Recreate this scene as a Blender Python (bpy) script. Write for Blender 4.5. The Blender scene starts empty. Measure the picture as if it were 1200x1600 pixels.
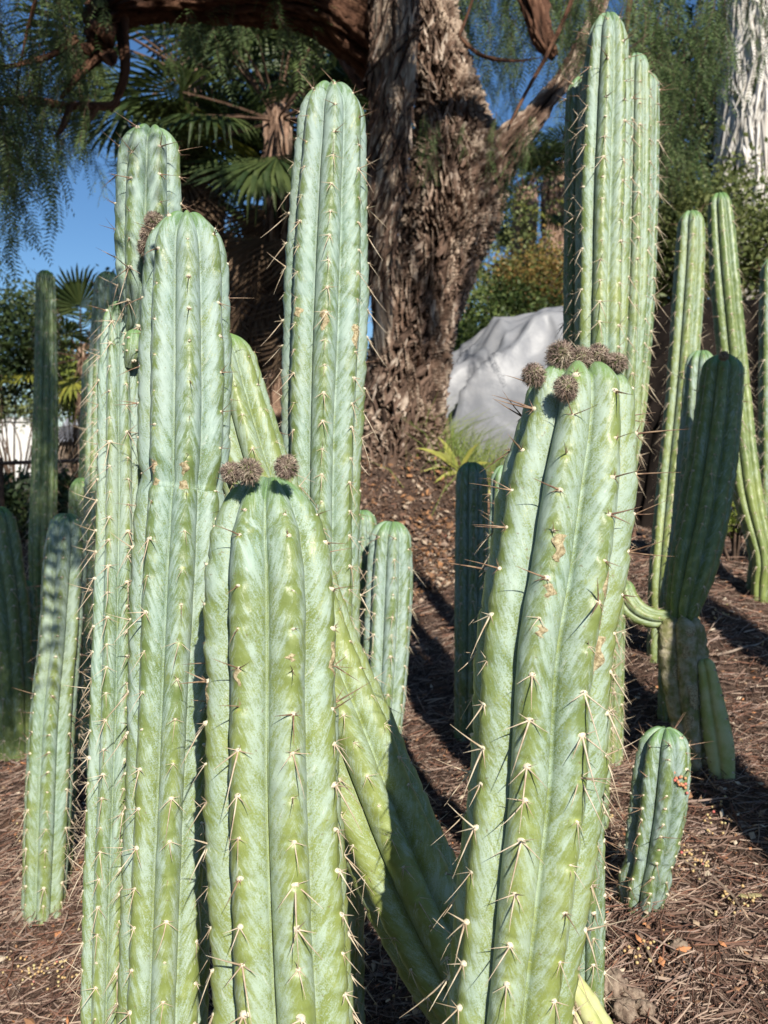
import bpy, math, random
import numpy as np
from mathutils import Matrix, Vector
random.seed(7); rng = np.random.default_rng(11)
R = math.radians
scene = bpy.context.scene
COL = scene.collection

# ---------------------------------------------------------------- camera, world, sun, exposure
CAM_Z = 1.6; FPX = 1400.0; PITCH = -math.atan(100 / 1400)
cam_d = bpy.data.cameras.new('camera'); cam = bpy.data.objects.new('camera', cam_d); COL.objects.link(cam)
cam.location = (0, 0, CAM_Z); cam.rotation_euler = (math.pi / 2 + PITCH, 0, 0)
cam_d.sensor_fit = 'VERTICAL'; cam_d.sensor_height = 36; cam_d.sensor_width = 27; cam_d.lens = 36 * FPX / 1600
cam_d.clip_start = .02; cam_d.clip_end = 1500
cam_d.dof.use_dof = True; cam_d.dof.focus_distance = 1.1; cam_d.dof.aperture_fstop = 9
scene.camera = cam
SUN_EL = R(35); SUN_AZ = R(16)           # behind the camera, to its right
world = bpy.data.worlds.new('World'); scene.world = world; world.use_nodes = True
wn = world.node_tree.nodes; wl = world.node_tree.links
sky = wn.new('ShaderNodeTexSky'); sky.sky_type = 'NISHITA'; sky.sun_disc = False
sky.sun_elevation = SUN_EL; sky.sun_rotation = math.pi - SUN_AZ
sky.air_density = 1.0; sky.dust_density = .1; sky.ozone_density = 6.0
wn['Background'].inputs[1].default_value = .072
hs = wn.new('ShaderNodeHueSaturation'); hs.inputs['Saturation'].default_value = 1.08; wl.new(sky.outputs[0], hs.inputs['Color']); wl.new(hs.outputs[0], wn['Background'].inputs[0])
sund = bpy.data.lights.new('sun', 'SUN'); sun = bpy.data.objects.new('sun', sund); COL.objects.link(sun)
sund.energy = 5.0; sund.angle = R(.53); sund.color = (1, .95, .86)
to_sun = Vector((math.sin(SUN_AZ) * math.cos(SUN_EL), -math.cos(SUN_AZ) * math.cos(SUN_EL), math.sin(SUN_EL)))
sun.rotation_euler = to_sun.to_track_quat('Z', 'Y').to_euler()
scene.view_settings.view_transform = 'Standard'; scene.view_settings.look = 'None'
scene.view_settings.exposure = .55; scene.view_settings.gamma = 1; scene.view_settings.use_curve_mapping = False

# ---------------------------------------------------------------- helpers
_f = np.array([0, math.cos(PITCH), math.sin(PITCH)]); _u = np.array([0, -math.sin(PITCH), math.cos(PITCH)])
def at(px, py, d):
    return np.array([0, 0, CAM_Z]) + d * (_f + (px - 600) / FPX * np.array([1., 0, 0]) + (800 - py) / FPX * _u)

def _hash(ix, iy, iz):
    h = (ix.astype(np.int64) * 374761393 + iy.astype(np.int64) * 668265263 + iz.astype(np.int64) * 2147483647) & 0xffffffff
    h = ((h ^ (h >> 13)) * 1274126177) & 0xffffffff
    h = ((h ^ (h >> 16)) * 2246822519) & 0xffffffff
    return ((h ^ (h >> 15)) & 0xffffff) / float(0xffffff)
def vnoise(p):
    p = np.asarray(p, float); i = np.floor(p); f = p - i; f = f * f * (3 - 2 * f); i = i.astype(np.int64)
    out = 0
    for dx in (0, 1):
        for dy in (0, 1):
            for dz in (0, 1):
                w = (f[..., 0] if dx else 1 - f[..., 0]) * (f[..., 1] if dy else 1 - f[..., 1]) * (f[..., 2] if dz else 1 - f[..., 2])
                out = out + w * _hash(i[..., 0] + dx, i[..., 1] + dy, i[..., 2] + dz)
    return out * 2 - 1
def fbm(p, o=4, g=.5):
    p = np.asarray(p, float); s = 0; a = 1
    for k in range(o):
        s = s + a * vnoise(p * 2 ** k + 17.3 * k); a *= g
    return s

def mesh_np(name, verts, quads=None, tris=None, mats=(), smooth=True, attrs=None, mat_idx=None):
    verts = np.ascontiguousarray(verts, np.float32).reshape(-1, 3)
    me = bpy.data.meshes.new(name)
    nq = 0 if quads is None else len(quads); nt = 0 if tris is None else len(tris)
    me.vertices.add(len(verts)); me.vertices.foreach_set('co', verts.ravel())
    loops = []
    if nq: loops.append(np.asarray(quads, np.int32).ravel())
    if nt: loops.append(np.asarray(tris, np.int32).ravel())
    loops = np.concatenate(loops)
    me.loops.add(len(loops)); me.loops.foreach_set('vertex_index', loops)
    starts = np.concatenate([np.arange(nq) * 4, nq * 4 + np.arange(nt) * 3]).astype(np.int32)
    me.polygons.add(nq + nt); me.polygons.foreach_set('loop_start', starts)
    if mat_idx is not None: me.polygons.foreach_set('material_index', np.asarray(mat_idx, np.int32))
    me.polygons.foreach_set('use_smooth', np.full(nq + nt, smooth, bool))
    for m in mats: me.materials.append(m)
    if attrs:
        for k, v in attrs.items():
            v = np.asarray(v, np.float32)
            a = me.attributes.new(k, 'FLOAT_VECTOR' if v.ndim == 2 else 'FLOAT', 'POINT')
            a.data.foreach_set('vector' if v.ndim == 2 else 'value', v.ravel())
    me.update(calc_edges=True); me.validate()
    return me
def obj(name, me, parent=None, mat4=None):
    o = bpy.data.objects.new(name, me); COL.objects.link(o)
    if parent is not None: o.parent = parent
    if mat4 is not None: o.matrix_basis = mat4
    return o
def tag(o, label=None, cat=None, group=None, kind=None):
    if label: o['label'] = label; assert len(label.split()) <= 16, label
    if cat: o['category'] = cat
    if group: o['group'] = group
    if kind: o['kind'] = kind
    return o
def empty(name, loc, label, cat, group=None):
    o = bpy.data.objects.new(name, None); COL.objects.link(o); o.location = loc; o.empty_display_size = .05
    return tag(o, label, cat, group)

def catmull(P, t):
    P = np.asarray(P, float); n = len(P)
    Q = np.vstack([2 * P[0] - P[1], P, 2 * P[-1] - P[-2]])
    t = np.clip(np.asarray(t), 0, n - 1 - 1e-9); i = np.floor(t).astype(int); f = (t - i)[:, None]
    a, b, c, d = Q[i], Q[i + 1], Q[i + 2], Q[i + 3]
    return .5 * (2 * b + (c - a) * f + (2 * a - 5 * b + 4 * c - d) * f ** 2 + (3 * b - 3 * c + d - a) * f ** 3)

class Batch:
    """collects geometry for ONE mesh"""
    def __init__(s): s.v = []; s.q = []; s.t = []; s.n = 0; s.qm = []; s.tm = []
    def add(s, v, q=None, t=None, m=0):
        v = np.asarray(v, float).reshape(-1, 3); s.v.append(v)
        if q is not None and len(q): s.q.append(np.asarray(q) + s.n); s.qm.append(np.full(len(q), m))
        if t is not None and len(t): s.t.append(np.asarray(t) + s.n); s.tm.append(np.full(len(t), m))
        s.n += len(v)
    def mesh(s, name, mats, smooth=True):
        q = np.vstack(s.q) if s.q else None; t = np.vstack(s.t) if s.t else None
        mi = np.concatenate((s.qm if s.q else []) + (s.tm if s.t else []))
        return mesh_np(name, np.vstack(s.v), q, t, mats, smooth, mat_idx=mi)

def tube_geo(P, r, k=5, r_arr=None):
    P = np.asarray(P, float); n = len(P); T = np.gradient(P, axis=0); T /= np.linalg.norm(T, axis=1)[:, None] + 1e-12
    ref = np.array([0.3, 1, .2]) if abs(T[0][1]) < .8 else np.array([1., .2, .1])
    A = np.cross(T, ref); A /= np.linalg.norm(A, axis=1)[:, None]; B = np.cross(T, A)
    rr = np.full(n, r) if r_arr is None else np.asarray(r_arr)
    th = np.linspace(0, 2 * math.pi, k, endpoint=False)
    V = P[:, None] + rr[:, None, None] * (np.cos(th)[None, :, None] * A[:, None] + np.sin(th)[None, :, None] * B[:, None])
    i, j = np.meshgrid(np.arange(n - 1), np.arange(k), indexing='ij'); j2 = (j + 1) % k
    q = np.stack([i * k + j, i * k + j2, (i + 1) * k + j2, (i + 1) * k + j], -1).reshape(-1, 4)
    return V.reshape(-1, 3), q

# ---------------------------------------------------------------- materials
class N:
    def __init__(s, name):
        s.m = bpy.data.materials.new(name); s.m.use_nodes = True; s.nt = s.m.node_tree; s.b = s.nt.nodes['Principled BSDF']
    def new(s, t, **kw):
        n = s.nt.nodes.new(t)
        for k, v in kw.items(): setattr(n, k, v)
        return n
    def ln(s, a, b): s.nt.links.new(a, b)
    def math(s, op, a, b=None, c=None, clamp=False):
        n = s.new('ShaderNodeMath', operation=op, use_clamp=clamp)
        for i, x in enumerate((a, b, c)):
            if x is None: continue
            if isinstance(x, (int, float)): n.inputs[i].default_value = x
            else: s.ln(x, n.inputs[i])
        return n.outputs[0]
    def mix(s, f, a, b):
        n = s.new('ShaderNodeMix', data_type='RGBA')
        if isinstance(f, (int, float)): n.inputs[0].default_value = f
        else: s.ln(f, n.inputs[0])
        for i, x in ((6, a), (7, b)):
            if isinstance(x, tuple): n.inputs[i].default_value = (*x, 1)
            else: s.ln(x, n.inputs[i])
        return n.outputs[2]
    def noise(s, vec, scale, detail=3, rough=.55, dist=0):
        n = s.new('ShaderNodeTexNoise'); n.inputs['Scale'].default_value = scale; n.inputs['Detail'].default_value = detail
        n.inputs['Roughness'].default_value = rough; n.inputs['Distortion'].default_value = dist
        if vec is not None: s.ln(vec, n.inputs['Vector'])
        return n.outputs['Fac']
    def ramp(s, x, a, b, lo=0, hi=1):
        n = s.new('ShaderNodeMapRange', interpolation_type='SMOOTHSTEP'); s.ln(x, n.inputs[0])
        n.inputs[1].default_value = a; n.inputs[2].default_value = b; n.inputs[3].default_value = lo; n.inputs[4].default_value = hi
        return n.outputs[0]
    def comb(s, x, y, z):
        n = s.new('ShaderNodeCombineXYZ')
        for i, v in enumerate((x, y, z)):
            if isinstance(v, (int, float)): n.inputs[i].default_value = v
            else: s.ln(v, n.inputs[i])
        return n.outputs[0]
    def objco(s): return s.new('ShaderNodeTexCoord').outputs['Object']
    def geo(s): return s.new('ShaderNodeNewGeometry').outputs['Position']
    def bump(s, h, strength, dist):
        n = s.new('ShaderNodeBump'); n.inputs['Strength'].default_value = strength; n.inputs['Distance'].default_value = dist
        s.ln(h, n.inputs['Height']); s.ln(n.outputs[0], s.b.inputs['Normal'])
    def fin(s, col=None, rough=.7, spec=.3):
        if col is not None:
            if isinstance(col, tuple): s.b.inputs['Base Color'].default_value = (*col, 1)
            else: s.ln(col, s.b.inputs['Base Color'])
        if isinstance(rough, (int, float)): s.b.inputs['Roughness'].default_value = rough
        else: s.ln(rough, s.b.inputs['Roughness'])
        s.b.inputs['Specular IOR Level'].default_value = spec
        return s.m

def mat_cactus():
    n = N('cactus_skin')
    a = n.new('ShaderNodeAttribute', attribute_name='rib'); sp = n.new('ShaderNodeSeparateXYZ'); n.ln(a.outputs['Vector'], sp.inputs[0])
    c, v, th = sp.outputs                     # crest distance 0..1, metres along, angle
    a2 = n.new('ShaderNodeAttribute', attribute_name='skin'); s2 = n.new('ShaderNodeSeparateXYZ'); n.ln(a2.outputs['Vector'], s2.inputs[0])
    age, wax, yel = s2.outputs
    a3 = n.new('ShaderNodeAttribute', attribute_name='phase'); ph = a3.outputs['Fac']    # 0..1, 0 at the areole, growing downwards
    chev = n.math('ADD', n.math('MULTIPLY', v, -1.0), n.math('MULTIPLY', c, .052))
    streak = n.noise(n.comb(n.math('MULTIPLY', chev, 55), n.math('MULTIPLY', c, 1.3), n.math('MULTIPLY', th, 2.2)), 1, 5, .62, .5)
    fine = n.noise(n.comb(n.math('MULTIPLY', chev, 260), n.math('MULTIPLY', c, 5), n.math('MULTIPLY', th, 8)), 1, 3, .6, .3)
    pos = n.geo()
    blotch = n.noise(pos, 16, 4, .6)
    blotch2 = n.noise(pos, 45, 3, .6)
    big = n.noise(pos, 4.5, 2, .5)
    speck = n.noise(pos, 620, 2, .6)
    # wax on the flanks, less along the crest below each areole
    nearA = n.math('MULTIPLY', n.math('ABSOLUTE', n.math('SUBTRACT', ph, .5)), 2)
    flank = n.ramp(n.math('ADD', n.math('ADD', c, n.math('MULTIPLY', nearA, -.10)), n.math('MULTIPLY', n.math('SUBTRACT', blotch2, .5), .8)), -.12, .5)
    w = n.math('ADD', n.math('MULTIPLY', flank, .5), n.math('MULTIPLY', n.math('SUBTRACT', streak, .5), 2.1))
    w = n.math('ADD', w, n.math('MULTIPLY', n.math('SUBTRACT', blotch, .5), 1.35))
    w = n.math('ADD', w, n.math('MULTIPLY', n.math('SUBTRACT', fine, .5), 1.2))
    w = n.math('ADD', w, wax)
    grain = n.math('MULTIPLY', n.math('SUBTRACT', speck, .5), n.ramp(c, .3, .95, .9, 2.8))
    w = n.math('ADD', w, grain)
    gr = n.ramp(c, .93, 1.0)                                     # bare green line down in the groove
    w = n.math('SUBTRACT', w, n.math('MULTIPLY', gr, .22))
    w = n.math('MULTIPLY', w, n.ramp(age, .0, .05, .55, 1))
    w = n.ramp(w, .05, .95)
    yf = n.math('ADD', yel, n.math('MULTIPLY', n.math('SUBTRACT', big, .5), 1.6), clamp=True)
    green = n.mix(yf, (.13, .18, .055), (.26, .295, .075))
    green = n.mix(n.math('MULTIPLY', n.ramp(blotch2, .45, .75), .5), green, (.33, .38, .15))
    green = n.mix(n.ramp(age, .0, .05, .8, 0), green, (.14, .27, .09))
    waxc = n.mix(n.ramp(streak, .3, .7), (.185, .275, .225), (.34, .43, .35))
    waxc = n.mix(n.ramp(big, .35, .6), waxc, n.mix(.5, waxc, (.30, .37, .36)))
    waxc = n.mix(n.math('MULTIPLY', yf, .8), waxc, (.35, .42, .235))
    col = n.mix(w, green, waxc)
    tuft = n.math('MULTIPLY', n.ramp(c, .0, .2, 1, 0), n.ramp(ph, 0, .14, 1, 0))
    col = n.mix(n.math('MULTIPLY', tuft, .55), col, (.40, .43, .08))
    # tiny corky freckles
    fr = n.noise(pos, 210, 1, .5); col = n.mix(n.math('MULTIPLY', n.ramp(fr, .72, .78), .65), col, (.16, .13, .07))
    sc_ = n.noise(n.comb(n.math('MULTIPLY', chev, 120), n.math('MULTIPLY', c, 2), n.math('MULTIPLY', th, 5)), 1, 2, .5, 1.2); col = n.mix(n.math('MULTIPLY', n.ramp(sc_, .66, .72), .45), col, (.50, .55, .46))
    dk = n.noise(pos, 28, 5, .75); col = n.mix(n.math('MULTIPLY', n.ramp(dk, .62, .74), .35), col, (.20, .20, .10))
    n.bump(n.math('ADD', n.math('MULTIPLY', streak, .8), n.math('ADD', n.math('MULTIPLY', blotch2, 1.2), n.math('MULTIPLY', speck, .14))), .5, .0022)
    n.b.inputs['Subsurface Weight'].default_value = 0
    return n.fin(col, n.ramp(w, 0, 1, .38, .62), .42)
M_CACT = mat_cactus()

def simple(name, col, rough=.7, spec=.3, c2=None, scale=30, bump=0, bdist=.003, detail=4, coord='geo', lo=.35, hi=.65):
    n = N(name); p = n.geo() if coord == 'geo' else n.objco(); f = n.noise(p, scale, detail, .6)
    c = n.mix(n.ramp(f, lo, hi), col, c2 if c2 else tuple(x * .6 for x in col))
    if bump: n.bump(f, bump, bdist)
    return n.fin(c, rough, spec)
M_SPINE = simple('spine_old', (.62, .52, .38), .5, .4, (.40, .29, .19), 60)
M_SPINEY = simple('spine_young', (.15, .08, .05), .45, .4, (.36, .24, .15), 80)
M_PAD = simple('areole_felt', (.72, .66, .52), .9, .1, (.5, .42, .28), 900)
M_CORK = simple('cork', (.50, .42, .26), .95, .05, (.22, .17, .09), 300, .8, .002)
M_WOODYBASE = simple('woody_stem_skin', (.20, .20, .075), .9, .1, (.46, .40, .28), 34, 1., .012, 8)
M_OLDSKIN = simple('old_yellow_skin', (.36, .39, .12), .6, .3, (.50, .50, .24), 26, .5, .003, 6)
M_FUZZ = simple('bud_hair', (.34, .25, .20), .9, .1, (.17, .12, .10), 90)
M_FUZZL = simple('bud_hair_pale', (.50, .42, .32), .9, .1, (.34, .27, .19), 90)
M_BUDG = simple('bud_scale', (.12, .15, .05), .8, .1, (.10, .07, .05), 130)

def leafmat(name, c1, c2, scale=9, rough=.5, trans=.35):
    n = N(name); f = n.noise(n.geo(), scale, 3, .6); r = n.new('ShaderNodeObjectInfo').outputs['Random']
    isl = n.new('ShaderNodeNewGeometry').outputs['Random Per Island']
    g = n.math('ADD', n.math('MULTIPLY', f, .6), n.math('ADD', n.math('MULTIPLY', isl, .45), n.math('MULTIPLY', r, .2)))
    c = n.mix(n.ramp(g, .3, .95), c1, c2); m = n.fin(c, rough, .35)
    t = n.new('ShaderNodeBsdfTranslucent'); n.ln(c, t.inputs[0]); mx = n.new('ShaderNodeMixShader'); mx.inputs[0].default_value = trans
    out = n.nt.nodes['Material Output']; n.ln(n.b.outputs[0], mx.inputs[1]); n.ln(t.outputs[0], mx.inputs[2]); n.ln(mx.outputs[0], out.inputs[0])
    return m
M_PEPPER = leafmat('pepper_leaf', (.05, .09, .03), (.17, .23, .085))
M_PALM = leafmat('palm_leaf', (.03, .055, .018), (.10, .13, .04), 3)
M_PALMY = leafmat('palm_leaf_yellow', (.36, .34, .06), (.22, .25, .05), 3)
M_PALMD = leafmat('palm_leaf_dead', (.19, .125, .075), (.09, .055, .035), 5, .8, .15)
M_THATCH = leafmat('palm_thatch_pale', (.80, .76, .70), (.55, .50, .43), 4, .9, .1)
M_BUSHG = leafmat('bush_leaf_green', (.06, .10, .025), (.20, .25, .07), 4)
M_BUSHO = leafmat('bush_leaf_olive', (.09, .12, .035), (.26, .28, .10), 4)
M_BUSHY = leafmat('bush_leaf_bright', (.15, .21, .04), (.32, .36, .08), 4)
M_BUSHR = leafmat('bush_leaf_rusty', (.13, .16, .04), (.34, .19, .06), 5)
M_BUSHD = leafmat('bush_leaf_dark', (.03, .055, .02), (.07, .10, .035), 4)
M_STRAP = leafmat('strap_leaf', (.52, .48, .10), (.36, .38, .10), 12)
M_GRASS = leafmat('grass_blade', (.17, .24, .05), (.34, .36, .12), 12)
M_TWIG = simple('twig_wood', (.13, .085, .06), .85, .15, (.06, .04, .03), 30)
M_BERRY = simple('berry_tan', (.55, .33, .14), .5, .4, (.50, .42, .20), 60)
M_BERRYP = simple('berry_pink', (.55, .12, .10), .5, .4, (.45, .20, .15), 60)

def mat_bark(name, dark, mid, light, sc=1):
    n = N(name)
    a = n.new('ShaderNodeAttribute', attribute_name='ridge').outputs['Fac']
    a2 = n.new('ShaderNodeAttribute', attribute_name='grain'); g = a2.outputs['Vector']
    f = n.noise(g, 1, 6, .65, .6); f2 = n.noise(n.geo(), 7 * sc, 3, .55)
    h = n.math('ADD', n.math('MULTIPLY', a, .55), n.math('MULTIPLY', f, .75))
    c = n.mix(n.ramp(h, .30, .62), dark, mid); c = n.mix(n.ramp(n.math('ADD', h, n.math('MULTIPLY', n.math('SUBTRACT', f2, .5), .5)), .62, .92), c, light)
    n.bump(f, 1.0, .02)
    return n.fin(c, .9, .12)
M_BARK = mat_bark('pepper_bark', (.03, .018, .013), (.14, .088, .062), (.48, .37, .28))
M_BARKS = mat_bark('pepper_bark_strand', (.09, .06, .045), (.28, .215, .16), (.50, .42, .33))
M_BARKD = mat_bark('limb_bark', (.04, .022, .015), (.12, .06, .038), (.24, .13, .08))
M_BARKP = mat_bark('palm_bark', (.10, .06, .04), (.30, .19, .13), (.50, .36, .26))

def mat_ground():
    n = N('litter_soil'); p = n.geo()
    a = n.noise(p, 3, 4, .6); b = n.noise(p, 40, 5, .7); c = n.noise(p, 170, 3, .6); d = n.noise(p, 9, 3, .6)
    col = n.mix(n.ramp(b, .35, .65), (.045, .028, .022), (.135, .088, .065))
    col = n.mix(n.ramp(c, .55, .75), col, (.22, .15, .11))
    col = n.mix(n.math('MULTIPLY', n.ramp(d, .55, .75), .35), col, (.26, .14, .08))
    # dry grass and soil colour take over far away
    n.bump(n.math('ADD', b, n.math('MULTIPLY', c, .6)), 1, .02)
    return n.fin(col, .95, .08)
M_GROUND = mat_ground()

# ---------------------------------------------------------------- ground
ctrl_px = [(640, 1540, 1.66), (50, 1570, 1.85), (65, 1415, 2.15), (0, 1150, 3.3), (20, 1000, 4.5), (20, 850, 7.5), (1150, 1580, 1.45), (1005, 1405, 1.72),
           (1090, 1185, 2.25), (1180, 870, 3.5), (1160, 1020, 2.8), (640, 1200, 2.55), (660, 1020, 3.4), (700, 900, 4.2), (630, 790, 4.9), (640, 694, 5.15), (560, 705, 5.2), (700, 735, 5.1),
           (735, 1060, 3.1), (780, 770, 5.9), (860, 745, 7.5), (1000, 900, 3.3), (300, 860, 5.5), (300, 1100, 3.2), (1250, 860, 4.6), (1450, 1000, 2.9)]
cp = [at(*c) for c in ctrl_px]
for x, y, z in [(0, .9, .44), (-.6, 1.0, .36), (.6, .9, .55), (0, -3, .15), (-4, 0, .1), (4, 0, .9), (-6, 6, .5), (7, 5, 1.9), (5, 3, 1.6), (0, 11, 1.55), (5, 11, 1.8), (-6, 14, .85), (-1.6, 8, 1.15),
                (0, 40, 1.2), (30, 40, 1.6), (-30, 40, .4), (-40, 0, -.3), (40, 0, 2.5), (0, -40, -.5), (0, 200, 1), (-200, 200, 0), (200, 200, 2), (200, -50, 2), (-200, -50, -1), (0, -200, -1),
                (0, 600, 1), (-600, 600, 0), (600, 600, 1), (600, -600, 0), (-600, -600, 0)]:
    cp.append(np.array([x, y, z]))
cp = np.array(cp)
def tps_phi(r2): return .5 * r2 * np.log(r2 + 1e-9)
_n = len(cp); _r2 = ((cp[:, None, :2] - cp[None, :, :2]) ** 2).sum(-1)
_A = np.zeros((_n + 3, _n + 3)); _A[:_n, :_n] = tps_phi(_r2) + np.eye(_n) * .003; _A[:_n, _n:_n + 2] = cp[:, :2]; _A[:_n, _n + 2] = 1; _A[_n:, :_n] = _A[:_n, _n:].T
_w = np.linalg.solve(_A, np.concatenate([cp[:, 2], [0, 0, 0]]))
def gz(x, y):
    x = np.asarray(x, float); y = np.asarray(y, float); sh = x.shape; x = x.ravel(); y = y.ravel(); out = np.zeros(len(x))
    for k in range(0, len(x), 40000):
        X = x[k:k + 40000]; Y = y[k:k + 40000]
        r2 = (X[:, None] - cp[None, :, 0]) ** 2 + (Y[:, None] - cp[None, :, 1]) ** 2
        out[k:k + 40000] = tps_phi(r2) @ _w[:_n] + _w[_n] * X + _w[_n + 1] * Y + _w[_n + 2]
    return out.reshape(sh)
def gzn(x, y):
    x = np.asarray(x, float); y = np.asarray(y, float); z = gz(x, y)
    p = np.stack([x, y, np.zeros_like(x)], -1); fade = 1 / (1 + ((x * x + y * y) / 400))
    return z + fade * (.035 * fbm(p * 2.2, 3) + .012 * fbm(p * 14, 3) )
def g1(x, y): return float(gzn(np.array([x]), np.array([y]))[0])
def ground_hit(px, py):
    o = np.array([0, 0, CAM_Z]); v_ = at(px, py, 1) - o; t = .8
    while t < 30:
        p = o + v_ * t
        if p[2] < g1(p[0], p[1]): break
        t += .01
    return p
K = 440
u = np.linspace(-1, 1, K); sx = 600 * np.sinh(u * 7.2) / np.sinh(7.2); sy = 600 * np.sinh(u * 7.2) / np.sinh(7.2) + 2.2
GX, GY = np.meshgrid(sx, sy, indexing='ij'); GZ = gzn(GX, GY)
i, j = np.meshgrid(np.arange(K - 1), np.arange(K - 1), indexing='ij')
q = np.stack([i * K + j, (i + 1) * K + j, (i + 1) * K + j + 1, i * K + j + 1], -1).reshape(-1, 4)
tag(obj('ground', mesh_np('ground', np.stack([GX, GY, GZ], -1), q, None, [M_GROUND])), 'dark brown sloping garden soil covered in litter', None, None, 'structure')

# ---------------------------------------------------------------- spine clusters
def cone(P, r0, k=4):
    n = len(P); return tube_geo(P, 0, k, r0 * np.linspace(1, .12, n))
def cluster_mesh(kind, seed):
    r = np.random.default_rng(seed); b = Batch()
    th = np.linspace(0, 2 * math.pi, 9)[:-1]; pr = .0034 * (1.15 if kind == 'long' else 1)
    V = [[0, 0, .0028]] + [[pr * 1.15 * math.cos(t) * .7, pr * .8 * math.sin(t) * .7, .0018] for t in th] + [[pr * 1.15 * math.cos(t), pr * .85 * math.sin(t), -.002] for t in th]
    T = [[0, 1 + k, 1 + (k + 1) % 8] for k in range(8)]; Q = [[1 + k, 9 + k, 9 + (k + 1) % 8, 1 + (k + 1) % 8] for k in range(8)]
    b.add(V, Q, T, 0)
    def sp(d, L, rad, m, bend=.08):
        d = np.array(d, float); d /= np.linalg.norm(d); s = r.normal(0, 1, 3); s -= s.dot(d) * d
        t = np.linspace(0, 1, 4)[:, None]; P = d * L * t + s * bend * L * t * t * .5
        v, qq = cone(P + np.array([0, 0, .001]), rad); b.add(v, qq, None, m)
    m = 2 if kind in ('young',) else 1
    if kind == 'tiny':
        for k in range(r.integers(2, 5)): a = r.uniform(0, 6.28); sp((math.cos(a), math.sin(a), .7), r.uniform(.004, .009), .0005, 2)
        if r.random() < .35: sp((r.normal() * .5, r.normal() * .5 - .2, 1), r.uniform(.02, .042), .0009, 2, .2)
    elif kind == 'young':
        for k in range(r.integers(2, 4)): a = r.uniform(0, 6.28); sp((math.cos(a), math.sin(a), .6), r.uniform(.006, .012), .0006, 2)
        for k in range(r.integers(1, 3)): sp((r.normal() * .6, r.normal() * .5 + .2, .9), r.uniform(.018, .042), .0010, 2)
    else:
        L = .047 if kind == 'long' else .029
        sp((r.normal() * .15, -1, .45 + r.random() * .35), L * r.uniform(.85, 1.25), .00105, m, .12)
        for s_ in (-1, 1):
            sp((s_ * r.uniform(.7, 1.1), -r.uniform(.35, .75), .45), L * r.uniform(.4, .72), .0009, m)
            if r.random() < .6: sp((s_ * r.uniform(.6, 1), r.uniform(.1, .7), .5), L * r.uniform(.18, .35), .0006, m)
        if r.random() < .45: sp((r.normal() * .5, r.normal() * .5, 1), L * r.uniform(.5, .9), .001, m)
    return b.mesh('spine_cluster', [M_PAD, M_SPINE, M_SPINEY])
CL = {k: [cluster_mesh(k, 100 * i + j) for j in range(7)] for i, k in enumerate(('tiny', 'young', 'short', 'long'))}
def mesh_arrays(me):
    v = np.empty(len(me.vertices) * 3, np.float32); me.vertices.foreach_get('co', v); v = v.reshape(-1, 3)
    qs = []; ts = []; qm = []; tm = []
    for p in me.polygons:
        if len(p.vertices) == 4: qs.append(tuple(p.vertices)); qm.append(p.material_index)
        else: ts.append(tuple(p.vertices)); tm.append(p.material_index)
    return v, np.array(qs).reshape(-1, 4), np.array(ts).reshape(-1, 3), np.array(qm), np.array(tm)
CLA = {k: [mesh_arrays(m) for m in v] for k, v in CL.items()}

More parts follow.
